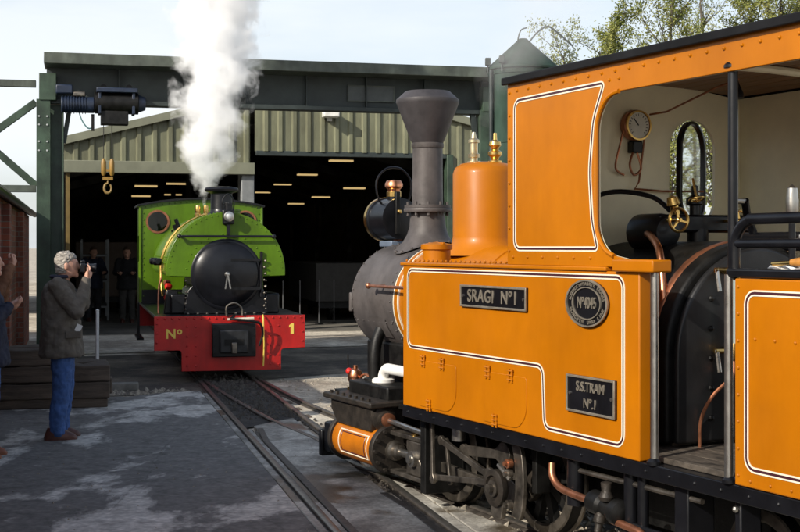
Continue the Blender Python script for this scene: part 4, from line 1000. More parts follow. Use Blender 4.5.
# cab front with two tall oval windows
def cab_front():
    n = 24; vs = []; fs = []; mb = MB()
    wins = []
    for cy_ in (.45, -.45):
        wins.append([(cy_+.175*math.cos(R(q)), (2.30 if math.sin(R(q)) > 0 else 2.02)+.185*math.sin(R(q))) for q in range(0, 360, 15)])
    bm = bmesh.new()
    for x in (-.578, -.556):
        ol = [(-W+.024,1.622),(W-.024,1.622),(W-.024,2.625),(.45,2.675),(0,2.69),(-.45,2.675),(-W+.024,2.625)]
        ed = []
        for lp in [ol]+wins:
            vv = [bm.verts.new((x,a,b)) for a,b in lp]
            for i in range(len(vv)): ed.append(bm.edges.new((vv[i], vv[(i+1) % len(vv)])))
        bmesh.ops.triangle_fill(bm, edges=ed, use_beauty=True)
    bm.verts.ensure_lookup_table(); cnt = 7; m = 24
    half = len(bm.verts)//2
    for st_ in (7, 7+m):
        for i in range(m):
            j = (i+1) % m; bm.faces.new((bm.verts[st_+i], bm.verts[st_+j], bm.verts[half+st_+j], bm.verts[half+st_+i]))
    bmesh.ops.recalc_face_normals(bm, faces=bm.faces)
    me = bpy.data.meshes.new('cab_front'); bm.to_mesh(me); bm.free(); me.materials.append(CREAM)
    return link_mesh('cab_front', me, yl), wins
cf, wins = cab_front()
# outside skin of the cab front in orange is a thin frame round it
for wl, cy_ in zip(wins, (.45,-.45)):
    inn = [(cy_+(a-cy_)*.9, 2.16+(b-2.16)*.95) for a, b in wl]
    # pivoted frame, standing open
    piv = Matrix.Translation((-.567, cy_, 0)) @ Matrix.Rotation(R(24 if cy_ < 0 else 0), 4, 'Z') @ Matrix.Translation((.567, -cy_, 0))
    f1 = MB().strip([(cy_+(a-cy_)*.97, 2.16+(b-2.16)*.985) for a,b in wl], [(cy_+(a-cy_)*.82, 2.16+(b-2.16)*.92) for a,b in wl], lambda a,b,d:(d,a,b), -.585, -.55)
    f1.v = [tuple(piv @ Vector(p)) for p in f1.v]; fo = f1.build('window_frame', BLACKP, cf, bevel=.006)
    g1 = MB().prism([(cy_+(a-cy_)*.83, 2.16+(b-2.16)*.925) for a,b in wl], lambda a,b,d:(d,a,b), -.569, -.565)
    g1.v = [tuple(piv @ Vector(p)) for p in g1.v]; g1.build('pane', GLASS, fo)
# roof: black sheet over boards
def roof_z(y): return RF + .05*(1-(y/.9)**2)
nn = 14; ys = [-.862+1.724*i/nn for i in range(nn+1)]
top = [(y, roof_z(y)+.034) for y in ys]; bot = [(y, roof_z(y)+.018) for y in reversed(ys)]
rf = MB().prism(top+bot, lambda a,b,d:(d,a,b), -3.75, -.54).build('cab_roof', ROOFB, yl, bevel=.004)
for s_ in (1,-1): MB().box(-3.75,-.54,s_*.862-.012,s_*.862+.012,RF-.006,RF+.036).build('roof_edge', ROOFB, rf, bevel=.006)
MB().box(-.550,-.538,-.85,.85,RF+.0,RF+.034).build('roof_edge', ROOFB, rf)
for i in range(15):
    y0 = -.80+i*.1067; z0, z1 = roof_z(y0), roof_z(y0+.102)
    mb = MB(); mb.add([(-3.6,y0,z0),(-3.6,y0+.102,z1),(-.58,y0+.102,z1),(-.58,y0,z0),(-3.6,y0,z0+.016),(-3.6,y0+.102,z1+.016),(-.58,y0+.102,z1+.016),(-.58,y0,z0+.016)], [(0,1,2,3),(7,6,5,4),(0,4,5,1),(3,2,6,7),(0,3,7,4),(1,5,6,2)])
    mb.build('ceiling_board', WOODC, rf, bevel=.003)
for x in (-1.55,-2.4,-3.2):
    mb = MB(); mb.tube([(x,y,roof_z(y)-.022) for y in [-.8+1.6*i/10 for i in range(11)]], .022, n=8); mb.build('roof_hoop', CREAM, rf)
# rear pillar
pl_ = MB().cyl((-2.385,W-.03,1.58),(-2.385,W-.03,2.56),.022,n=16).build('pillar', BLACKP, yl)
MB().lathe([(.04,0),(.04,.012),(.024,.03)], (-2.385,W-.03,2.50), (0,0,1), 16).build('pillar_foot', BLACKP, pl_)
MB().cyl((-2.375,W-.015,.70),(-2.375,W-.015,1.60),.019,n=16).build('hand_rail', STEEL, yl)
MB().cyl((-1.845,W-.025,.70),(-1.845,W-.025,1.655),.019,n=16).build('hand_rail', STEEL, yl)
for x in (-2.375,-1.845): MB().lathe([(.034,0),(.034,.015),(.02,.03)], (x,W-.02,.692), (0,0,1), 16).build('rail_foot', BLACKP, yl)
# cab floor boards
for i in range(9): MB().box(-3.5,-1.55,-.78+i*.172,-.78+i*.172+.166,.693,.722).build('floor_board', FLOORW, yl, bevel=.004)
MB().box(-1.58,-1.40,-.8,.50,.70,.74).build('floor_edge', DSTEEL, yl)
# firebox and backhead
fbp = [(-.57,.74),(.57,.74),(.57,1.18)] + [(.57*math.cos(R(q)), 1.18+.57*math.sin(R(q))) for q in range(6, 180, 6)] + [(-.57,1.18)]
fb = MB().prism(fbp, lambda a,b,d:(d,a,b), -1.62, -.50).build('firebox', BLACKM, yl, bevel=.02, seg=3)
bh = MB().prism([(a*.93, .74+(b-.74)*.965) for a,b in fbp], lambda a,b,d:(d,a,b), -1.66, -1.62).build('backhead', mat('backhead_black', (.016,.016,.017), .42, .1, .3, 5, .06, 40), yl, bevel=.015, seg=3)
bt = MB()
for i in range(5):
    for j in range(4): bt.ball((-1.662, -.32+j*.213, .86+i*.15), .016, 8)
tag(bt.build('stay_bolts', BLACKM, bh), kind='stuff')
MB().lathe([(.15,0),(.15,.03),(.13,.045),(0,.05)], (-1.66,0,.98), (-1,0,0), 32).build('fire_door', BLACKM, bh)
MB().lathe([(.568,-.03),(.575,-.02),(.575,.02),(.568,.03)], (-1.5,0,1.18), (1,0,0), 40).build('lagging_band', COPPERD, fb)
# gauge glass, cocks
gg = MB().cyl((-1.74,.24,1.24),(-1.74,.24,1.56),.02,n=14).build('gauge_glass', mat('gauge_glass', (.35,.42,.40), .08, 0, .05, 5), yl)
for z in (1.60,1.20):
    MB().cyl((-1.62,.24,z),(-1.76,.24,z),.018,n=10).build('gauge_cock', BRASS, gg)
    MB().lathe([(.03,-.04),(.034,-.02),(.034,.02),(.03,.04)], (-1.74,.24,z), (0,0,1), 14).build('gauge_nut', BRASS, gg)
    MB().cyl((-1.74,.22,z),(-1.74,.36,z+.005),.013,n=8).build('cock_spindle', BRASS, gg)
    MB().cyl((-1.74,.35,z+.01),(-1.76,.35,z-.10),.011,n=8).build('cock_handle', STEEL, gg)
MB().tube(smooth_pts([(-1.74,.24,1.16),(-1.76,.27,1.08),(-1.72,.36,.98),(-1.68,.40,.86),(-1.67,.40,.72)],6), .009, n=8).build('drain_pipe', COPPERD, yl)
# regulator, manifold, hand wheels on the firebox top
mf = MB().box(-1.10,-1.0,-.45,.20,1.80,1.90).build('steam_manifold', BLACKP, yl, bevel=.015)
MB().lathe([(.09,0),(.105,.02),(.105,.20),(.08,.26),(0,.28)], (-.86,.16,1.80), (-1,0,0), 28).build('regulator_box', BLACKP, yl)
MB().cyl((-1.05,-.1,1.66),(-1.05,-.1,1.82),.06,n=16).build('manifold_stem', BLACKP, mf)
def handwheel(c, ax, r_, m=BRASS):
    ax = Vector(ax).normalized(); u = ax.orthogonal().normalized(); v = ax.cross(u); c = Vector(c)
    hw = MB().tube([c+u*r_*math.cos(2*math.pi*i/24)+v*r_*math.sin(2*math.pi*i/24) for i in range(24)], r_*.14, n=8, close=True).build('hand_wheel', m, yl)
    for i in range(3):
        q = 2*math.pi*i/3+.5; MB().bar(c, c+(u*math.cos(q)+v*math.sin(q))*r_, r_*.22, r_*.16).build('spoke', m, hw)
    MB().cyl(c-ax*.02, c+ax*.12, r_*.17, n=10).build('spindle', m, hw); MB().ball(c, r_*.27, 10).build('hub', m, hw)
handwheel((-1.22,.17,1.865), (1,0,0), .062); handwheel((-1.22,-.25,1.865), (1,0,0), .055); handwheel((-1.20,.03,1.98), (.3,0,1), .04)
MB().lathe([(.03,0),(.03,.05),(.05,.06),(.05,.09),(.02,.11),(.02,.16),(0,.17)], (-1.05,-.08,1.90), (0,0,1), 14).build('blower_valve', BLACKP, mf)
MB().lathe([(.025,0),(.025,.05),(.04,.06),(.03,.1),(0,.11)], (-1.05,.05,1.90), (0,.3,1), 14).build('brass_valve', BRASS, mf)
MB().tube(smooth_pts([(-1.0,.05,1.92),(-.95,.14,2.0),(-.82,.30,2.03),(-.72,.42,1.97),(-.68,.55,1.80),(-.66,.70,1.70)],6), .014, n=8).build('injector_pipe', BLACKP, yl)
MB().tube(smooth_pts([(-1.0,.22,1.80),(-1.25,.36,1.76),(-1.42,.45,1.68),(-1.50,.49,1.45),(-1.56,.52,1.1),(-1.60,.54,.76)],6), .020, n=12).build('steam_pipe', COPPER, yl)
# regulator handle and reversing lever
rg = MB().tube([(-1.30,-.30,1.75),(-1.36,-.18,1.90),(-1.40,-.13,1.97)], .022, n=10).build('regulator_handle', BLACKP, yl)
MB().cyl((-1.38,-.16,1.965),(-1.46,.02,1.965),.016,n=10).build('handle_grip', STEEL, rg)
MB().box(-1.7,-1.2,-.36,-.24,1.70,1.80).build('regulator_stand', BLACKP, rg, bevel=.02)
br_ = MB().tube([(-2.1,.20,.72),(-2.1,.20,1.85)], .016, n=10).build('reversing_lever', BLACKP, yl)
MB().lathe([(.018,0),(.028,.03),(.030,.10),(.024,.16),(0,.18)], (-2.1,.20,1.84), (0,0,1), 16).build('lever_grip', STEEL, br_)
# pressure gauge on the cab front
pg = MB().lathe([(.085,0),(.092,.02),(.092,.05),(.08,.06)], (-.58,0,2.43), (-1,0,0), 32).build('pressure_gauge', COPPERD, yl)
MB().cyl((-.641,0,2.43),(-.643,0,2.43),.078,n=32).build('dial', mat('dial_cream', (.62,.60,.52), .4, 0, .05, 20), pg)
MB().lathe([(.078,0),(.088,0),(.088,.012),(.078,.012)], (-.64,0,2.43), (-1,0,0), 32, False).build('bezel', BRASS, pg)
tm = MB()
for i in range(17):
    q = R(225-270*i/16); c_, s2 = math.cos(q), math.sin(q); tm.bar((-.6435,.055*c_,2.43+.055*s2),(-.6435,.068*c_,2.43+.068*s2),.002,.004)
tag(tm.build('dial_marks', BLACKP, pg), kind='stuff')
MB().bar((-.645,0,2.43),(-.645,.035,2.47),.003,.006).build('needle', BLACKP, pg)
MB().box(-.64,-.58,-.035,.035,2.27,2.34).build('gauge_cock', BLACKP, pg, bevel=.008)
MB().tube(smooth_pts([(-.62,.02,2.28),(-.64,.06,2.20),(-.64,.03,2.14),(-.64,-.02,2.18),(-.63,0,2.27)],6), .007, n=8).build('siphon', COPPERD, pg)
MB().tube([(-.62,-.06,2.36),(-.62,-.02,2.10),(-.62,.01,2.06),(-.62,-.2,2.05),(-.62,-.5,2.055)], .006, n=8).build('gauge_pipe', COPPERD, pg)
MB().tube(smooth_pts([(-.62,.09,2.40),(-.62,.12,2.3),(-.61,.14,2.18),(-.61,.08,2.14)],5), .007, n=6).build('gauge_pipe', COPPERD, pg)
# whistle cord under the roof
wc = MB().tube([(-.62,-.10,2.50),(-.75,-.12,2.505),(-1.3,-.02,2.58),(-1.5,0,2.60)], .006, n=8).build('whistle_lever', COPPERD, yl)
MB().lathe([(.0,0),(.03,.01),(.03,.03),(.0,.1)], (-1.45,-.04,2.50), (0,0,1), 12).build('whistle_pull', BLACKP, wc)
# bunker
bk = MB().box(-3.6,-2.43,W-.03,W,.696,1.585).build('bunker_side', ORANGE, yl, bevel=.006)
MB().box(-3.6,-2.43,-W,-W+.03,.696,1.585).build('bunker_side', ORANGE, yl, bevel=.006)
MB().box(-2.50,-2.46,-W+.03,-.45,.70,1.55).build('bunker_front', BLACKP, yl); MB().box(-2.50,-2.46,.45,W-.03,.70,1.55).build('bunker_front', BLACKP, yl)
MB().box(-3.62,-3.58,-W,W,.70,1.585).build('bunker_back', ORANGE, yl, bevel=.005)
MB().box(-3.6,-2.46,-W+.03,W-.03,1.30,1.34).build('bunker_top', BLACKM, yl)
lining([(-2.505,.775),(-2.505,1.525),(-3.5,1.525),(-3.5,.775)], .05, W, bk)
rivet_rows('rivets', row(-2.455,.74,-2.455,1.55,8)+row(-2.53,.725,-3.5,.725,9)+row(-2.56,1.33,-3.5,1.33,9), W, .008, ORANGE, bk)
rl_ = MB().tube(smooth_pts([(-2.40,W-.03,1.60),(-2.40,W-.03,1.74),(-2.43,W-.03,1.80),(-2.49,W-.03,1.835),(-2.6,W-.03,1.84),(-3.6,W-.03,1.84)],5), .024, n=12).build('coal_rail', BLACKP, yl)
MB().box(-3.6,-2.37,W-.06,W-.0,1.588,1.628).build('bunker_capping', BLACKP, rl_, bevel=.01)
MB().cyl((-2.40,W-.03,1.735),(-3.6,W-.03,1.735),.020,n=12).build('middle_rail', BLACKP, rl_)
# headlamp
hl = thing('headlamp', 'round black oil headlamp with copper cap and wire handle on the grey smokebox', 'lamp', place(FY, 2.60, 0, BZ+.425), FY[2])
MB().box(-.12,.10,-.07,.07,-.02,.03).build('bracket', mat('lamp_blue_grey', (.16,.20,.27), .4, .3), hl, bevel=.01)
lb = MB().lathe([(.11,-.17),(.165,-.16),(.165,.10),(.175,.105),(.175,.14),(.16,.15)], (0,0,.205), (1,0,0), 40).build('lamp_body', BLACKP, hl)
MB().lathe([(.15,.13),(.178,.13),(.178,.165),(.15,.165)], (0,0,.205), (1,0,0), 40, False).build('lens_ring', BRASS, lb); MB().lathe([(.15,.14),(.10,.17),(0,.18)], (0,0,.205), (1,0,0), 32).build('lens', GLASS, lb)
MB().box(-.19,-.155,.02,.06,.08,.42).build('latch_plate', BLACKM, lb, bevel=.006); MB().ball((-.20,.03,.26),.018,8).build('latch', BRASS, lb)
MB().lathe([(.055,.33),(.055,.40),(.05,.40)], (-.03,0,0), (0,0,1), 24).build('flue', BLACKP, hl)
MB().lathe([(.058,.385),(.058,.425),(.05,.43)], (-.03,0,0), (0,0,1), 24).build('collar', BRASS, hl)
MB().lathe([(.05,.43),(.052,.445),(.072,.465),(.072,.49),(.055,.515),(0,.52)], (-.03,0,0), (0,0,1), 24).build('cap', COPPER, hl)
MB().tube(smooth_pts([(-.03,.10,.31),(-.03,.15,.40),(-.03,.15,.52),(-.03,.08,.60),(-.03,0,.62),(-.03,-.08,.60),(-.03,-.15,.52),(-.03,-.15,.40),(-.03,-.10,.31)],5), .009, n=8).build('handle', BLACKP, hl)
# tools on the bunker ledge
tl = thing('hammer', 'wooden handled tool lying on the black bunker ledge', 'tool', place(FY, -2.52, .58, 1.64), FY[2])
MB().tube([(-.32,.02,.02),(-.12,.0,.02),(.02,-.0,.012)], [.024,.028,.016], n=12).build('handle', mat('tool_wood', (.55,.24,.05), .4, 0, .15, 20), tl)
MB().cyl((.02,0,.012),(.14,.0,.005),.010,n=10).build('shank', BRASS, tl)
rg_ = thing('cleaning_rag', 'crumpled white rag under the wooden tool on the bunker', 'rag', place(FY, -2.56, .55, 1.605), FY[2])
rr = random.Random(3); n = 14; vs = [(-.22+.40*i/n, -.14+.2*j/n, rr.random()*.03+.01*math.sin(i)) for i in range(n+1) for j in range(n+1)]
me = MB().add(vs, [(i*(n+1)+j, i*(n+1)+j+1, (i+1)*(n+1)+j+1, (i+1)*(n+1)+j) for i in range(n) for j in range(n)]).build('cloth', PAPER, rg_)
MB().box(-3.5,-2.5,.30,W-.08,1.56,1.60).build('ledge', BLACKP, yl)
# ---------------------------------------------------------------- green saddle tank engine
gx, gy, _ = place(FS, 1.885, 16.72)
gl = thing('saddle_tank_locomotive', 'bright green saddle tank steam engine with red buffer beam facing us', 'locomotive', (gx, gy, 0), -76.1)
fx = lambda a, b, d: (d, a, b)
GB_ = MB().prism([(-.965,.40),(-.66,.40)] + arc(-.66,.36,.04,90,0,4)[1:] + [(-.62,.13),(.66,.13),(.66,.36)] + arc(.70,.36,.04,180,90,4)[1:] + [(.975,.41),(.975,.835),(-.965,.835)], fx, -.03, 0).build('buffer_beam', RED, gl, bevel=.004)
rv = MB()
for y in [-.92+i*.092 for i in range(21)]: rv.ball((.001,y,.805),.014,6)
for y in (-.55,-.44,.52,.63):
    for i in range(5): rv.ball((.001,y,.20+i*.125),.014,6)
for z in (.5,.62,.74): rv.ball((.001,.94,z),.014,6); rv.ball((.001,-.93,z),.014,6)
tag(rv.build('rivets', RED, GB_), kind='stuff')
GM = lambda y, z: Matrix.Translation((.002, y, z)) @ Matrix.Rotation(R(90), 4, 'Z') @ Matrix.Rotation(R(90), 4, 'X')
text_mesh('letter', 'N', .17, YELP, GB_, GM(-.755, .605), .003, bold=.004)
text_mesh('letter', 'o', .12, YELP, GB_, GM(-.645, .645), .003, bold=.004)
MB().prism([(.785,.59),(.825,.59),(.825,.725),(.795,.725),(.765,.70),(.765,.672),(.785,.685)], fx, .001, .005).build('letter', YELP, GB_)
# coupling pocket
cp = MB().box(0,.10,-.24,.32,.31,.74).build('coupling_pocket', BLACKP, gl, bevel=.012)
MB().box(.10,.14,-.15,.22,.36,.66).build('pocket_face', mat('pocket_grey', (.022,.023,.025), .45, .3, .3, 8), cp, bevel=.02)
MB().box(.138,.145,-.09,.16,.46,.54).build('coupling_slot', BLACKM, cp); MB().box(.14,.18,.0,.07,.36,.50).build('coupling_link', DSTEEL, cp, bevel=.01)
bl = MB()
for z in (.36,.46,.58,.68):
    for y in (-.215,.295): bl.cyl((.10,y,z),(.115,y,z),.014,n=6)
tag(bl.build('pocket_bolts', BLACKM, cp), kind='stuff')
MB().tube(smooth_pts([(.03,.05,.83),(.12,.0,.80),(.16,.18,.78),(.16,.36,.74),(.14,.40,.60),(.12,.36,.45)],6), .016, n=8).build('vacuum_hose', BLACKM, gl)
MB().tube(smooth_pts([(.02,.42,.84),(.06,.42,.78),(.08,.42,.60),(.06,.43,.46),(.05,.42,.18)],6), .010, n=8).build('yellow_cord', YELP, gl)
MB().tube(smooth_pts([(.02,-.05,.835),(.02,-.05,.95),(.02,.05,1.0),(.02,.14,.94),(.02,.15,.84)],6), .012, n=8).build('lamp_iron', DSTEEL, gl)
MB().cyl((.05,-.04,.79),(.05,.30,.80),.016,n=8).build('coupling_pin', mat('pale_rope', (.55,.50,.40), .8), gl)
# platform, frames
pf = MB().box(-5.4,-.03,-.95,.965,.80,.835).build('footplate', BLACKP, gl, bevel=.005)
for s_ in (1,-1): MB().box(-5.2,-.03,s_*.46-.015,s_*.46+.015,.30,.80).build('frame_plate', BLACKM, gl)
MB().box(-5.45,-5.4,-.95,.95,.40,.835).build('rear_beam', RED, gl, bevel=.004)
for x in (-1.3,-2.5,-3.7):
    for s_ in (1,-1):
        w = MB().lathe([(.33,-.06),(.38,-.06),(.375,.05),(.32,.05),(.30,-.03),(.10,-.02),(.10,.06),(0,.06)], (x,s_*.37,.40), (0,s_,0), 32).build('wheel', BLACKM, gl)
        MB().lathe([(.36,-.075),(.405,-.075),(.40,-.055),(.37,-.05)], (x,s_*.37,.40), (0,s_,0), 32).build('tyre', DSTEEL, w)
for s_ in (1,-1):
    cy = MB().cyl((-1.2,s_*.68,.50),(-.55,s_*.68,.50),.17,n=28).build('cylinder', BLACKP, gl, bevel=.02)
    MB().bar((-1.1,s_*.72,.42),(-3.7,s_*.72,.36),.04,.08).build('coupling_rod', DSTEEL, gl)
# smokebox, door
sbz = 1.36
sx_ = MB().cyl((-.50,0,sbz),(-1.6,0,sbz),.46,n=56).build('smokebox', BLACKP, gl)
dr = MB().lathe([(.462,0),(.47,.01),(.47,.05),(.455,.06),(.43,.062),(.40,.09),(.30,.125),(.15,.145),(0,.15)], (-.50,0,sbz), (1,0,0), 56).build('smokebox_door', mat('door_gloss_black', (.007,.0075,.010), .32, 0, .3, 4, .05, 8, coat=.08, spec=.3), gl)
MB().lathe([(.03,0),(.035,.01),(.035,.05),(.02,.07),(0,.075)], (-.36,0,sbz), (1,0,0), 16).build('door_boss', STEEL, dr)
MB().bar((-.30,.0,sbz),(-.30,-.03,sbz-.19),.018,.018).build('door_handle', STEEL, dr); MB().bar((-.275,.0,sbz),(-.275,.035,sbz-.19),.018,.018).build('door_handle', STEEL, dr)
for dz in (.19,-.19):
    MB().bar((-.385,.44,sbz+dz),(-.36,.05,sbz+dz),.012,.035).build('hinge_strap', BLACKP, dr)
hp = MB().cyl((-.43,.46,sbz-.3),(-.43,.46,sbz+.3),.02,n=10).build('hinge_pin', BLACKP, dr)
ring = MB()
for i in range(8): ring.ball((-.42, .50+.012*(i%2), sbz-.42+i*.085), .018, 8)
tag(ring.build('hinge_bolts', DSTEEL, dr), kind='stuff')
MB().prism([(-.56,.835),(.56,.835),(.50,1.15),(.30,1.35),(-.30,1.35),(-.50,1.15)], fx, -1.4, -.48).build('smokebox_saddle', BLACKP, gl, bevel=.01)
bl = MB()
for y in (-.54,.54):
    for i in range(6): bl.ball((-.475, y*.98, .90+i*.075), .014, 6)
for i in range(9): bl.ball((-.44, -.5+i*.125, .842), .018, 6)
tag(bl.build('saddle_bolts', DSTEEL, gl), kind='stuff')
for s_ in (1,-1): MB().box(-1.5,-.55,s_*.62-.1,s_*.62+.1,.835,1.1).build('sand_box', BLACKP, gl, bevel=.02)
# saddle tank
TR, TZ = .785, 1.395
prof = arc(0, TZ, TR, 0, 180, 36) + [(-TR,1.42),(-TR+.01,1.375),(-TR+.05,1.335),(-TR+.12,1.325),(-.47,1.325)] + arc(0, sbz, .47, 184, -4, 16)[1:-1] + [(.47,1.325),(TR-.12,1.325),(TR-.05,1.335),(TR-.01,1.375),(TR,1.42)]
st_ = MB()
n = len(prof); xs = (-.46,-3.7)
st_.add([(x,a,b) for x in xs for a,b in prof], [(i,(i+1)%n,n+(i+1)%n,n+i) for i in range(n)] )
st_.add([(xs[1],a,b) for a,b in prof], [tuple(range(n))])
tank = st_.build('saddle_tank', GREEN, gl)
# front plate of the tank: fan of quads between outer arch and boiler arch
nf = 36; o_ = [(TR*math.cos(R(-4+188*i/nf)), max(1.325, TZ+TR*math.sin(R(-4+188*i/nf)))) for i in range(nf+1)]; i_ = [(.465*math.cos(R(-4+188*i/nf)), sbz+.465*math.sin(R(-4+188*i/nf))) for i in range(nf+1)]
MB().strip(o_, i_, fx, -.475, -.455, close=False).build('tank_front_plate', GREEN, tank, bevel=.006)
rv = MB()
for i in range(30):
    q = R(4+172*i/29); rv.ball((-.454,.745*math.cos(q),TZ+.745*math.sin(q)),.009,6)
for i in range(16):
    q = R(8+164*i/15); rv.ball((-.454,.53*math.cos(q),sbz+.53*math.sin(q)),.010,6)
for j in range(20):
    for q in (172,166): rv.ball((-.6-j*.15,.787*math.cos(R(q)),TZ+.787*math.sin(R(q))),.009,6)
for i in range(26):
    for x in (-.52,): q = R(95+83*i/25); rv.ball((x,.787*math.cos(q),TZ+.787*math.sin(q)),.009,6)
tag(rv.build('rivets', GREEN, tank), kind='stuff')
hr = MB().cyl((-.38,-.62,1.86),(-.38,.62,1.86),.017,n=10).build('hand_rail', BLACKP, gl)
for y in (-.60,0,.60): MB().cyl((-.46,y,1.86),(-.375,y,1.86),.016,n=8).build('rail_stanchion', BLACKP, hr); 
for y in (-.62,.62): MB().ball((-.38,y,1.86),.03,10).build('rail_knob', BLACKP, hr)
# chimney and lamp
ch2 = MB().lathe([(.22,2.10),(.19,2.16),(.155,2.20),(.15,2.24),(.145,2.44),(.16,2.455),(.225,2.475),(.232,2.50),(.215,2.525),(.15,2.535),(.12,2.50)], (-.95,-.01,0), (0,0,1), 40).build('chimney', BLACKP, gl)
lm = thing('engine_lamp', 'small black oil lamp in front of the green engine\'s chimney', 'lamp', (0,0,0), 0); 
lp_ = Matrix.Translation((gx,gy,0)) @ Matrix.Rotation(R(-76.1),4,'Z') @ Vector((-.40,.02,2.02)); lm.location = lp_; lm.rotation_euler = (0,0,R(-76.1))
b_ = MB().box(-.10,.04,-.075,.075,0,.19).build('lamp_body', BLACKP, lm, bevel=.012)
MB().lathe([(.058,0),(.066,.01),(.066,.05),(.055,.055)], (.04,0,.10), (1,0,0), 24).build('lens_rim', STEEL, b_); MB().lathe([(.055,.04),(.03,.06),(0,.066)], (.04,0,.10), (1,0,0), 20).build('lens', GALV, b_)
MB().lathe([(.05,.19),(.05,.25),(.06,.255),(.06,.28),(0,.30)], (-.03,0,0), (0,0,1), 18).build('lamp_chimney', BLACKP, lm)
MB().tube(smooth_pts([(-.03,-.07,.19),(-.03,-.075,.32),(-.03,0,.40),(-.03,.075,.32),(-.03,.07,.19)],5), .009, n=8).build('handle', BLACKP, lm)
MB().box(-.06,.02,-.02,.02,-.14,0).build('bracket', BLACKP, lm)
# safety valves, filler, tank top fittings
for x, y in ((-2.45,-.20),(-2.45,-.08)):
    MB().lathe([(.05,2.12),(.05,2.2),(.035,2.22),(.04,2.28),(.03,2.33),(.0,2.34)], (x,y,0), (0,0,1), 18).build('safety_valve', BRASS, gl)
MB().lathe([(.22,2.12),(.22,2.22),(.23,2.225),(.23,2.25),(0,2.27)], (-1.75,.12,0), (0,0,1), 28).build('tank_filler', GREEN, gl)
# pipes over the tank shoulder
for dx, r_, m in ((0,.016,BRASS),(.10,.013,YELP),(.2,.010,BRASS)):
    pts = [(-1.35-dx, .80*math.cos(R(q)), TZ+.80*math.sin(R(q))) for q in range(104, 181, 8)] + [(-1.3-dx,-.80,1.25),(-1.25-dx,-.78,1.05)]
    MB().tube(pts, r_, n=8).build('injector_pipe', m, gl)
for x in (-1.15,-2.0): 
    k = MB().lathe([(.04,0),(.05,.02),(.05,.10),(.03,.12)], (x,-.80,1.52), (0,-1,0), 14).build('check_valve', BLACKP, gl); MB().cyl((x-.12,-.86,1.52),(x+.14,-.86,1.52),.03,n=12).build('valve_body', BLACKP, k)
for x, z in ((-2.2,2.02),(-1.9,2.10),(-2.5,1.95)): MB().cyl((x,-.50,z-.15),(x,-.56,z+.02),.028,n=10).build('lubricator', BLACKP, gl)
for x, z, m in ((-1.0,1.18,REDP),(-.9,1.08,COPPERD),(-1.3,1.22,COPPERD),(-1.15,1.02,REDP)): MB().lathe([(.03,0),(.045,.03),(.04,.08),(0,.1)], (x,-.68,z), (.3,-1,.2), 12).build('pipe_union', m, gl)
MB().tube(smooth_pts([(-.7,-.80,.40),(-.8,-.86,.8),(-1.1,-.84,1.15),(-1.2,-.8,1.3)],6), .014, n=8).build('drain_pipe', COPPERD, gl)
MB().prism([(-.80,.835),(-.58,.835),(-.62,1.15),(-.76,1.15)], fx, -.85, -.70).build('sand_hopper', BLACKP, gl, bevel=.01)
# cab
cz = lambda y: 2.47 - .10*(y/.95)**2
def gcab():
    bm = bmesh.new(); m = 28
    wins = [[(c_+.165*math.cos(2*math.pi*i/m), 2.12+.165*math.sin(2*math.pi*i/m)) for i in range(m)] for c_ in (-.69,.69)]
    ol = [(-.95,1.05),(.95,1.05)] + [(.95-1.9*i/12, cz(.95-1.9*i/12)) for i in range(13)]
    for x in (-4.02,-4.0):
        ed = []
        for lp in [ol]+wins:
            vv = [bm.verts.new((x,a,b)) for a,b in lp]
            for i in range(len(vv)): ed.append(bm.edges.new((vv[i], vv[(i+1) % len(vv)])))
        bmesh.ops.triangle_fill(bm, edges=ed, use_beauty=True)
    bm.verts.ensure_lookup_table(); half = len(bm.verts)//2; k = len(ol)
    for st0, mm in ((0,k),(k,m),(k+m,m)):
        for i in range(mm):
            j = (i+1) % mm; bm.faces.new((bm.verts[st0+i], bm.verts[st0+j], bm.verts[half+st0+j], bm.verts[half+st0+i]))
    bmesh.ops.recalc_face_normals(bm, faces=bm.faces); me = bpy.data.meshes.new('cab_front'); bm.to_mesh(me); bm.free(); me.materials.append(GREEN)
    return link_mesh('cab_front', me, gl), wins
gf, gw = gcab()
MB().box(-4.025,-3.998,-.95,.95,.835,1.048).build('cab_front_shade', BLACKP, gl)  # black sheet stands in for the shade on the lower cab front
for w_, c_ in zip(gw, (-.69,.69)):
    MB().strip([(c_+(a-c_)*1.12, 2.12+(b-2.12)*1.12) for a,b in w_], [(c_+(a-c_)*.93, 2.12+(b-2.12)*.93) for a,b in w_], fx, -4.03, -3.985).build('window_ring', COPPERD, gf)
    MB().prism(w_, fx, -4.012, -4.008).build('pane', GLASS, gf)
for s_ in (1,-1):
    MB().prism([(-4.02,.835),(-4.02,cz(.95)),(-5.3,cz(.95)),(-5.3,1.9),(-4.5,1.9),(-4.45,1.8),(-4.45,1.5),(-5.3,1.45),(-5.3,.835)], lambda a,b,d:(a,d,b), s_*.95, s_*.93).build('cab_side', GREEN, gl)
    MB().cyl((-4.0,s_*.955,.85),(-4.0,s_*.955,cz(.95)),.022,n=10).build('cab_beading', GREEN, gf)
MB().prism([(-1.0+2*i/12, cz(-1.0+2*i/12)) for i in range(13)] + [(1.0-2*i/12, cz(1.0-2*i/12)+.03) for i in range(13)], fx, -5.4, -3.95).build('cab_roof', BLACKP, gl)
MB().box(-5.3,-5.27,-.95,.95,.835,2.38).build('cab_back', GREEN, gl)
rv = MB()
for i in range(14): rv.ball((-3.995,-.91,.95+i*.10),.010,6); rv.ball((-3.995,.91,.95+i*.10),.010,6)
for i in range(20): y = -.88+i*.0925; rv.ball((-3.995,y,cz(y)-.035),.010,6)
tag(rv.build('rivets', GREEN, gf), kind='stuff')
MB().box(-5.2,-4.1,-1.0,-.9,.25,.28).build('cab_step', BLACKP, gl); MB().box(-4.7,-4.6,-.98,-.94,.25,.82).build('step_hanger', BLACKP, gl)

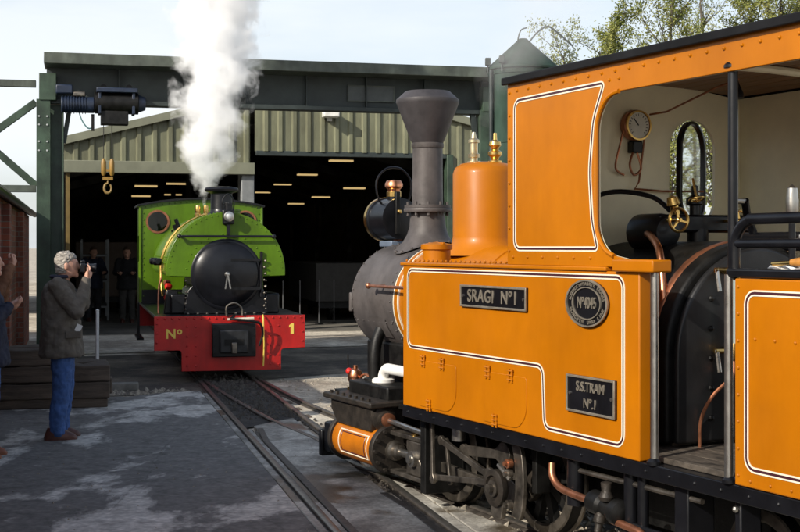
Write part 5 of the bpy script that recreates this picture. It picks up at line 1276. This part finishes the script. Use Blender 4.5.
# ---------------------------------------------------------------- people
def cap_chain(mb, pts, n=12):
    """tapered limbs: list of (x,y,z,r)"""
    for i, p in enumerate(pts):
        mb.ball(p[:3], p[3], n)
        if i:
            q = pts[i-1]
            if (Vector(p[:3])-Vector(q[:3])).length > 1e-4: mb.cyl(q[:3], p[:3], q[3], p[3], n=n)
def loft(mb, rings, n=20):
    """rings: (x,y,z, rx, ry)"""
    vs = []
    for x, y, z, rx, ry in rings:
        for i in range(n):
            a = 2*math.pi*i/n; vs.append((x+rx*math.cos(a), y+ry*math.sin(a), z))
    fs = [(j*n+i, j*n+(i+1)%n, (j+1)*n+(i+1)%n, (j+1)*n+i) for j in range(len(rings)-1) for i in range(n)]
    fs += [tuple(range(n-1,-1,-1)), tuple((len(rings)-1)*n+i for i in range(n))]
    mb.add(vs, fs)
def fold_tex(sz):
    t = bpy.data.textures.new('cloth_folds', 'CLOUDS'); t.noise_scale = sz; t.noise_depth = 3; t.noise_type = 'SOFT_NOISE'; return t
FOLD = fold_tex(.085); FOLDJ = fold_tex(.055)
def skinned(mb, name, m, parent, vox, smooth=6, fold=0, tex=None):
    o = mb.build(name, m, parent)
    r = o.modifiers.new('remesh', 'REMESH'); r.mode = 'VOXEL'; r.voxel_size = vox; r.use_smooth_shade = True
    s_ = o.modifiers.new('smooth', 'SMOOTH'); s_.iterations = smooth; s_.factor = .5
    if fold:
        d = o.modifiers.new('folds', 'DISPLACE'); d.texture = tex or FOLD; d.strength = fold; d.mid_level = .5; d.texture_coords = 'LOCAL'
    return o
def hand(mb, wrist, palm, dirn, side, sgn, curl=.5):
    """palm plus five separate bent fingers; dirn: finger direction, side: across the palm"""
    w = Vector(wrist); p = Vector(palm); d = Vector(dirn).normalized(); s_ = Vector(side).normalized(); u = d.cross(s_).normalized()*sgn
    cap_chain(mb, [(*w,.026),(*((w+p)/2),.032),(*p,.034)], 10)
    for k, (off, ln) in enumerate(((-.030,.062),(-.010,.074),(.010,.070),(.030,.055))):
        a = p + s_*off + d*.015; b = a + d*ln*.5 + u*ln*.15*curl; c = b + (d*(1-curl)+u*curl).normalized()*ln*.5
        cap_chain(mb, [(*a,.0115),(*b,.0105),(*c,.0085)], 8)
    a = p - s_*.030 - d*.02; b = a - s_*.03 + d*.022 + u*.012; c = b + d*.03 + u*.018
    cap_chain(mb, [(*a,.014),(*b,.012),(*c,.010)], 8)
def person(label, loc, rz, H=1.70, pose=None, jacket=JACKET, legs=JEANS, shoes=SHOE, hair=HAIR, detail=.012, coat_hem=.74, loose=1.0, cat='person', bald=False):
    t = thing('person', label, cat, loc, rz); k = H/1.70
    P = dict(hip=.88, kn=((.03,.10,.48),(.0,-.10,.48)), an=((-.02,.11,.09),(-.05,-.10,.09)),
             el=((.10,.25,1.12),(.10,-.25,1.12)), wr=((.28,.14,1.10),(.28,-.14,1.10)), head=(.05,0,1.575), hd=((1,-.1,.1),(1,.1,.1)), lean=0)
    if pose: P.update(pose)
    sh = ((-.03,.175,1.375),(-.03,-.175,1.375))
    hx, hy, hz = P['head']
    body = MB()
    # head with brow, nose, chin, ears
    loft(body, [(hx-.015,hy,hz-.115,.045,.045),(hx+.018,hy,hz-.095,.062,.055),(hx+.012,hy,hz-.05,.082,.066),(hx+.0,hy,hz,.095,.075),(hx-.008,hy,hz+.05,.095,.076),(hx-.014,hy,hz+.09,.078,.064),(hx-.018,hy,hz+.115,.04,.035)], 20)
    cap_chain(body, [(hx+.088,hy,hz+.018,.013),(hx+.108,hy,hz-.018,.015)], 8)
    body.ball((hx+.078,hy,hz-.088),.026,10); body.ball((hx+.088,hy,hz-.052),.018,10,(.6,1.5,.6)); body.ball((hx+.083,hy,hz+.03),.022,10,(.7,2.2,.6))
    for s_ in (-1,1): body.ball((hx-.008,hy+s_*.079,hz-.008),.026,10,(.8,.45,1.3))
    cap_chain(body, [(-.02,0,1.38,.062),(hx-.025,hy,hz-.10,.055)], 12)
    loft(body, [(0,0,.86,.11,.15),(0,0,1.0,.10,.14),(-.01,0,1.2,.11,.16),(-.02,0,1.36,.09,.15),(-.02,0,1.42,.05,.06)], 20)
    for i, s_ in ((0,1),(1,-1)):
        cap_chain(body, [(0,s_*.085,.88,.075),(*P['kn'][i],.05),(*P['an'][i],.036)], 12)
        a = P['an'][i]; cap_chain(body, [(a[0]-.04,a[1],.045,.03),(a[0]+.12,a[1],.035,.028)], 10)
        cap_chain(body, [(*sh[i],.05),(*P['el'][i],.036),(*P['wr'][i],.026)], 12)
        w = Vector(P['wr'][i]); e = Vector(P['el'][i]); d = Vector(P['hd'][i]).normalized()
        side_ = Vector((0,1,0)) if abs(d.y) < .7 else Vector((1,0,0)); side_ = (side_-d*side_.dot(d)).normalized()
        hand(body, w, w+d*.065, d, side_*(1 if i else -1), 1 if i else -1, P.get('curl', .5))
    for q in range(len(body.v)): body.v[q] = tuple(c*k for c in body.v[q])
    skinned(body, 'body', SKIN, t, min(detail, .0075), 3)
    # jacket
    jk = MB(); l = loose
    loft(jk, [(.0,0,coat_hem,.185*l,.225*l),(.0,0,coat_hem+.03,.19*l,.23*l),(-.005,0,.95,.175*l,.215*l),(-.01,0,1.12,.165*l,.205*l),(-.02,0,1.28,.155*l,.205*l),(-.03,0,1.38,.12*l,.18*l),(-.025,0,1.43,.075,.085),(-.02,0,1.475,.07,.075)], 24)
    for i in (0,1):
        e = P['el'][i]; w = P['wr'][i]
        cap_chain(jk, [(*sh[i],.085*l),((sh[i][0]+e[0])/2,(sh[i][1]+e[1])/2,(sh[i][2]+e[2])/2,.075*l),(*e,.065*l),((e[0]+w[0])/2,(e[1]+w[1])/2,(e[2]+w[2])/2,.057*l),(*(Vector(w)*.97+Vector(e)*.03),.045*l)], 14)
    for q in range(len(jk.v)): jk.v[q] = tuple(c*k for c in jk.v[q])
    skinned(jk, 'jacket', jacket, t, max(.009, detail-.003), 3, .034*l, FOLD)
    # trousers
    tr = MB()
    loft(tr, [(0,0,.80,.135,.175),(0,0,.98,.13,.17)], 20)
    for i, s_ in ((0,1),(1,-1)):
        kn, an = P['kn'][i], P['an'][i]
        cap_chain(tr, [(0,s_*.085,.88,.108),((kn[0])/2,(s_*.085+kn[1])/2,.68,.098),(*kn,.082),((kn[0]+an[0])/2,(kn[1]+an[1])/2,.29,.076),(an[0]+.01,an[1],.11,.074),(an[0]+.015,an[1],.075,.072)], 14)
    for q in range(len(tr.v)): tr.v[q] = tuple(c*k for c in tr.v[q])
    skinned(tr, 'trousers', legs, t, max(.009, detail-.003), 3, .03, FOLDJ)
    for i in (0,1):
        a = P['an'][i]; s2 = MB()
        loft(s2, [(a[0]+.04,a[1],.0,.145,.05),(a[0]+.04,a[1],.02,.148,.053),(a[0]+.03,a[1],.05,.13,.05),(a[0]-.0,a[1],.085,.085,.045),(a[0]-.02,a[1],.11,.055,.042)], 18)
        for q in range(len(s2.v)): s2.v[q] = tuple(c*k for c in s2.v[q])
        s2.build('shoe', shoes, t, ang=60)
    hr_ = MB()
    loft(hr_, [(hx-.045,hy,hz-.075,.052,.062),(hx-.035,hy,hz-.03,.070,.078),(hx-.028,hy,hz+.02,.085,.085),(hx-.012,hy,hz+.07,.098,.083),(hx-.015,hy,hz+.105,.075,.066),(hx-.018,hy,hz+.128,.036,.034)], 20)
    for q in range(len(hr_.v)): hr_.v[q] = tuple(c*k for c in hr_.v[q])
    skinned(hr_, 'hair', hair, t, .006, 2, .022, fold_tex(.018))
    return t
photo_pose = dict(el=((.17,.22,1.19),(.13,-.25,1.15)), wr=((.215,.085,1.44),(.215,-.085,1.43)), hd=((.35,-.35,1),(.35,.35,1)), head=(.045,0,1.565), curl=.55)
mx, my = (62-400)/1295*11.66, 11.66
man = person('grey-haired man in olive jacket and blue jeans photographing the green engine', (mx, my, 0), 14, 1.69, photo_pose, loose=1.05)
cmr = thing('camera', 'black camera held to the eye by the grey-haired man', 'camera', (mx, my, 1.53), 14)
cb_ = MB().box(.155,.205,-.07,.07,-.04,.045).build('camera_body', BLACKP, cmr, bevel=.01); MB().box(.16,.20,-.03,.03,.045,.07).build('viewfinder', BLACKP, cmr, bevel=.01)
MB().lathe([(.035,0),(.037,.02),(.037,.07),(.04,.075),(.04,.095),(.03,.095)], (.205,0,0), (1,0,0), 20).build('lens_barrel', BLACKP, cmr)
# collar and leaflet details of the man
shirt = MB(); shirt.tube([(-.02+.075*math.cos(2*math.pi*i/20), .082*math.sin(2*math.pi*i/20), 1.455) for i in range(20)], .016, n=8, close=True); shirt.build('collar', NAVY, man)
for zz, xx in ((.93,.10),(1.20,.09)): MB().box(xx-.07,xx+.07,-.238,-.222,zz-.02,zz+.045).build('pocket_flap', JACKET, man, bevel=.008)
lf_ = thing('leaflet', 'white paper poking out of the grey-haired man\'s jacket pocket', 'paper', (mx+.175, my-.16, .97), 20); MB().box(-.025,.025,-.002,.002,0,.065, Matrix.Rotation(R(25),4,'Y')).build('sheet', PAPER, lf_)
# two more onlookers at the left edge
person('onlooker in dark navy jacket and jeans cut by the left edge', ((-15-400)/1295*10.6, 10.6, 0), 12, 1.72, dict(el=((.06,.26,1.12),(.05,-.27,1.08)), wr=((.17,.06,1.20),(.19,-.06,1.22)), hd=((.8,-.5,.3),(.8,.5,.3)), head=(.03,0,1.575), curl=.95), NAVY, JEANS, mat('tan_shoe', (.22,.07,.03), .5), HAIRD, loose=1.05)
person('onlooker in tan sleeves raising both hands at the left edge behind the navy jacket', ((-26-400)/1295*11.9, 11.9, 0), 8, 1.74, dict(el=((.20,.24,1.22),(.22,-.24,1.22)), wr=((.30,.10,1.50),(.33,-.08,1.50)), hd=((.3,-.5,.8),(.3,.5,.8)), curl=.95), TANC, DARKC, SHOE, HAIRD)
person('dark figure standing in the narrow doorway just right of the photographer', ((93-400)/1295*30.0, 30.0, 0.004), -60, 1.72, None, NAVY, DARKC, SHOE, HAIRD, .016)
person('dim figure in grey inside the narrow shed doorway', ((127-400)/1295*29.5, 29.5, 0.004), -80, 1.72, None, mat('dark_coat', (.012,.012,.014), .9), mat('grey_trousers', (.05,.047,.042), .9), SHOE, HAIRD, .016)

# ---------------------------------------------------------------- sleeper stack, post, kerb
SLM = [MB().box(-.72,.72,-.125,.125,0,.15).build('tmp', TIMBER) for _ in range(1)]
def sleeper_obj(a, b, z, l, h, w, rz, label):
    mb = MB(); rr = random.Random(label); n = 6
    vs = []
    for i in range(n+1):
        x = -l/2 + l*i/n
        for y, zz in ((-w/2,0),(w/2,0),(w/2,h),(-w/2,h)): vs.append((x, y+rr.gauss(0,.006), zz+(rr.gauss(0,.006) if zz else 0)))
    fs = [(i*4+k, i*4+(k+1)%4, (i+1)*4+(k+1)%4, (i+1)*4+k) for i in range(n) for k in range(4)] + [(3,2,1,0), tuple(n*4+k for k in range(4))]
    o = mb.add(vs, fs).build('timber_sleeper', TIMBER, None, bevel=.012)
    p = place(FS, a, b); o.location = (p[0], p[1], z); o.rotation_euler = (0,0,R(FS[2]+rz)); tag(o, label, 'sleeper', 'stacked timber sleepers'); return o
bpy.data.objects.remove(SLM[0])
for q, lb in ((0,'front'),(1,'rear')):
    sleeper_obj(-.28, 14.35+q*.55, 0, 1.15, .10, .18, 0, lb + ' low timber bearer on the paving under the sleeper stack')
zc = .10
for lay, (zh, cols) in enumerate(((.18,((-.56,.62),(.06,.56))),(.18,((-.55,.62),(.04,.54))),(.18,((-.55,.60),)))):
    for ci, (ac, ln) in enumerate(cols):
        for ri in range(2):
            where = ('left end' if ci == 0 else 'right end') ; rowname = 'front' if ri == 0 else 'back'
            sleeper_obj(ac+random.uniform(-.03,.03), 14.42+ri*.42, zc, ln, zh-.008, .36, random.uniform(-2.5,2.5), ['bottom','middle','topmost'][lay] + ' dark timber in the ' + rowname + ' of the stack at its ' + where)
    zc += zh
t = thing('marker_post', 'thin white post standing beside the sleeper stack', 'post', ((97.5-400)/1295*16.8, 16.8, -.03))
MB().cyl((0,0,0),(0,0,.92),.022,n=12).build('pole', mat('white_post', (.72,.72,.70), .5), t); MB().lathe([(.022,.92),(.026,.93),(.0,.95)], n=12).build('cap', WHITEP, t); MB().lathe([(.08,0),(.08,.04),(.03,.06)], n=14).build('base', DSTEEL, t)
for i in range(7):
    a_ = .25 - i*.95; kb = MB().box(-.45,.45,-.08,.08,-.03,.07); o = kb.build('kerb_stone', mat('kerb_stone', (.17,.16,.14), .9, 0, .25, 6, .3, 30) if i == 0 else bpy.data.materials['kerb_stone'], None, bevel=.015)
    p = place(FS, a_, 16.1 + random.uniform(-.02,.02)); o.location = p; o.rotation_euler = (0,0,R(FS[2]+random.uniform(-2,2)))
    tag(o, ['first','second','third','fourth','fifth','sixth','seventh'][i] + ' kerb stone left of the green engine along the paving edge', 'kerb stone', 'kerb stones at the paving edge')
# building with pale roof far left behind the crane
fb_ = sthing('far_shed', 'pale green low roofed shed far behind the crane column', 'shed', -6, 38)
sb(MB().box(-9.5,-1.9,35,45,0,2.75), 'wall', GIRDG, fb_)
for x0, x1 in ((-1.7,-5.7),(-9.7,-5.7)):
    mb = MB(); mb.add([(x0,34.8,2.7),(x1,34.8,3.5),(x1,45,3.5),(x0,45,2.7),(x0,34.8,2.6),(x1,34.8,3.4),(x1,45,3.4),(x0,45,2.6)], [(0,1,2,3),(7,6,5,4),(0,4,5,1),(3,2,6,7),(0,3,7,4),(1,5,6,2)]); sb(mb, 'roof', mat('pale_roof', (.28,.33,.27), .6), fb_)

# ---------------------------------------------------------------- steam
def steam(name, label, base, path, dens, nscale, seed, thr=.42):
    """closed hull along a rising path, filled with noisy vapour"""
    t = MB().tube([Vector(p[:3]) for p in path], [p[3] for p in path], n=24)
    m = bpy.data.materials.new(name); m.use_nodes = True; nt = m.node_tree; N = nt.nodes; L = nt.links; N.remove(N['Principled BSDF'])
    pv = N.new('ShaderNodeVolumePrincipled'); pv.inputs['Color'].default_value = (1,1,1,1); pv.inputs['Anisotropy'].default_value = -.2
    tc = N.new('ShaderNodeTexCoord'); mp = N.new('ShaderNodeMapping'); mp.inputs['Location'].default_value = (seed, 0, -seed); L.new(tc.outputs['Object'], mp.inputs[0])
    no = N.new('ShaderNodeTexNoise'); no.inputs['Scale'].default_value = nscale; no.inputs['Detail'].default_value = 6; no.inputs['Roughness'].default_value = .6; no.inputs['Distortion'].default_value = .35; L.new(mp.outputs[0], no.inputs['Vector'])
    # radial fade: piecewise path centre and radius by height
    sx = N.new('ShaderNodeSeparateXYZ'); L.new(tc.outputs['Object'], sx.inputs[0])
    z0, z1 = path[0][2], path[-1][2]
    def curve(idx):
        mr = N.new('ShaderNodeMapRange'); mr.inputs['From Min'].default_value = z0; mr.inputs['From Max'].default_value = z1; L.new(sx.outputs[2], mr.inputs['Value'])
        fc = N.new('ShaderNodeFloatCurve'); cm = fc.mapping.curves[0]; cm.points[0].location = (0, (path[0][idx]+4)/8); cm.points[1].location = (1, (path[-1][idx]+4)/8)
        for p in path[1:-1]: cm.points.new((p[2]-z0)/(z1-z0), (p[idx]+4)/8)
        fc.mapping.update(); L.new(mr.outputs[0], fc.inputs['Value'])
        mm = N.new('ShaderNodeMath'); mm.operation = 'MULTIPLY_ADD'; mm.inputs[1].default_value = 8; mm.inputs[2].default_value = -4; L.new(fc.outputs[0], mm.inputs[0]); return mm.outputs[0]
    def op(o, a, b=None):
        mm = N.new('ShaderNodeMath'); mm.operation = o
        for i, s_ in enumerate((a, b)):
            if s_ is None: continue
            if isinstance(s_, (int, float)): mm.inputs[i].default_value = s_
            else: L.new(s_, mm.inputs[i])
        return mm.outputs[0]
    dx = op('SUBTRACT', sx.outputs[0], curve(0)); dy = op('SUBTRACT', sx.outputs[1], curve(1))
    rr = op('DIVIDE', op('SQRT', op('ADD', op('MULTIPLY', dx, dx), op('MULTIPLY', dy, dy))), curve(3))
    f = op('SUBTRACT', op('ADD', op('MULTIPLY', op('SUBTRACT', 1.0, rr), .75), op('MULTIPLY', no.outputs['Fac'], 2.0)), thr+.80)
    f = op('MULTIPLY', op('MAXIMUM', f, 0.0), dens)
    L.new(f, pv.inputs['Density']); L.new(pv.outputs[0], N['Material Output'].inputs['Volume'])
    o = t.build(name, None); o.data.materials.append(m); o.location = base; tag(o, label, 'steam', kind='stuff')
    return o
D = 19.1
steam('steam_plume', 'white steam rising from the green engine safety valves', ((205-400)/1295*D, D, 2.34),
      [(0,0,-.02,.05),(.0,0,.15,.14),(.03,0,.45,.33),(.06,0,.85,.52),(.1,0,1.4,.64),(.16,0,2.0,.74),(.18,0,2.7,.80),(.2,0,3.6,.86),(.2,0,4.6,.9)], 20, 3.0, 3.0)
steam('steam_wisp', 'faint steam drifting from the orange engine safety valves', place(FY, 1.13, 0, 2.6),
      [(0,0,-.03,.05),(.1,0,.25,.2),(.3,.05,.6,.38),(.55,.1,1.1,.55),(.8,.1,1.7,.7)], .9, 2.2, 8.0, .30)
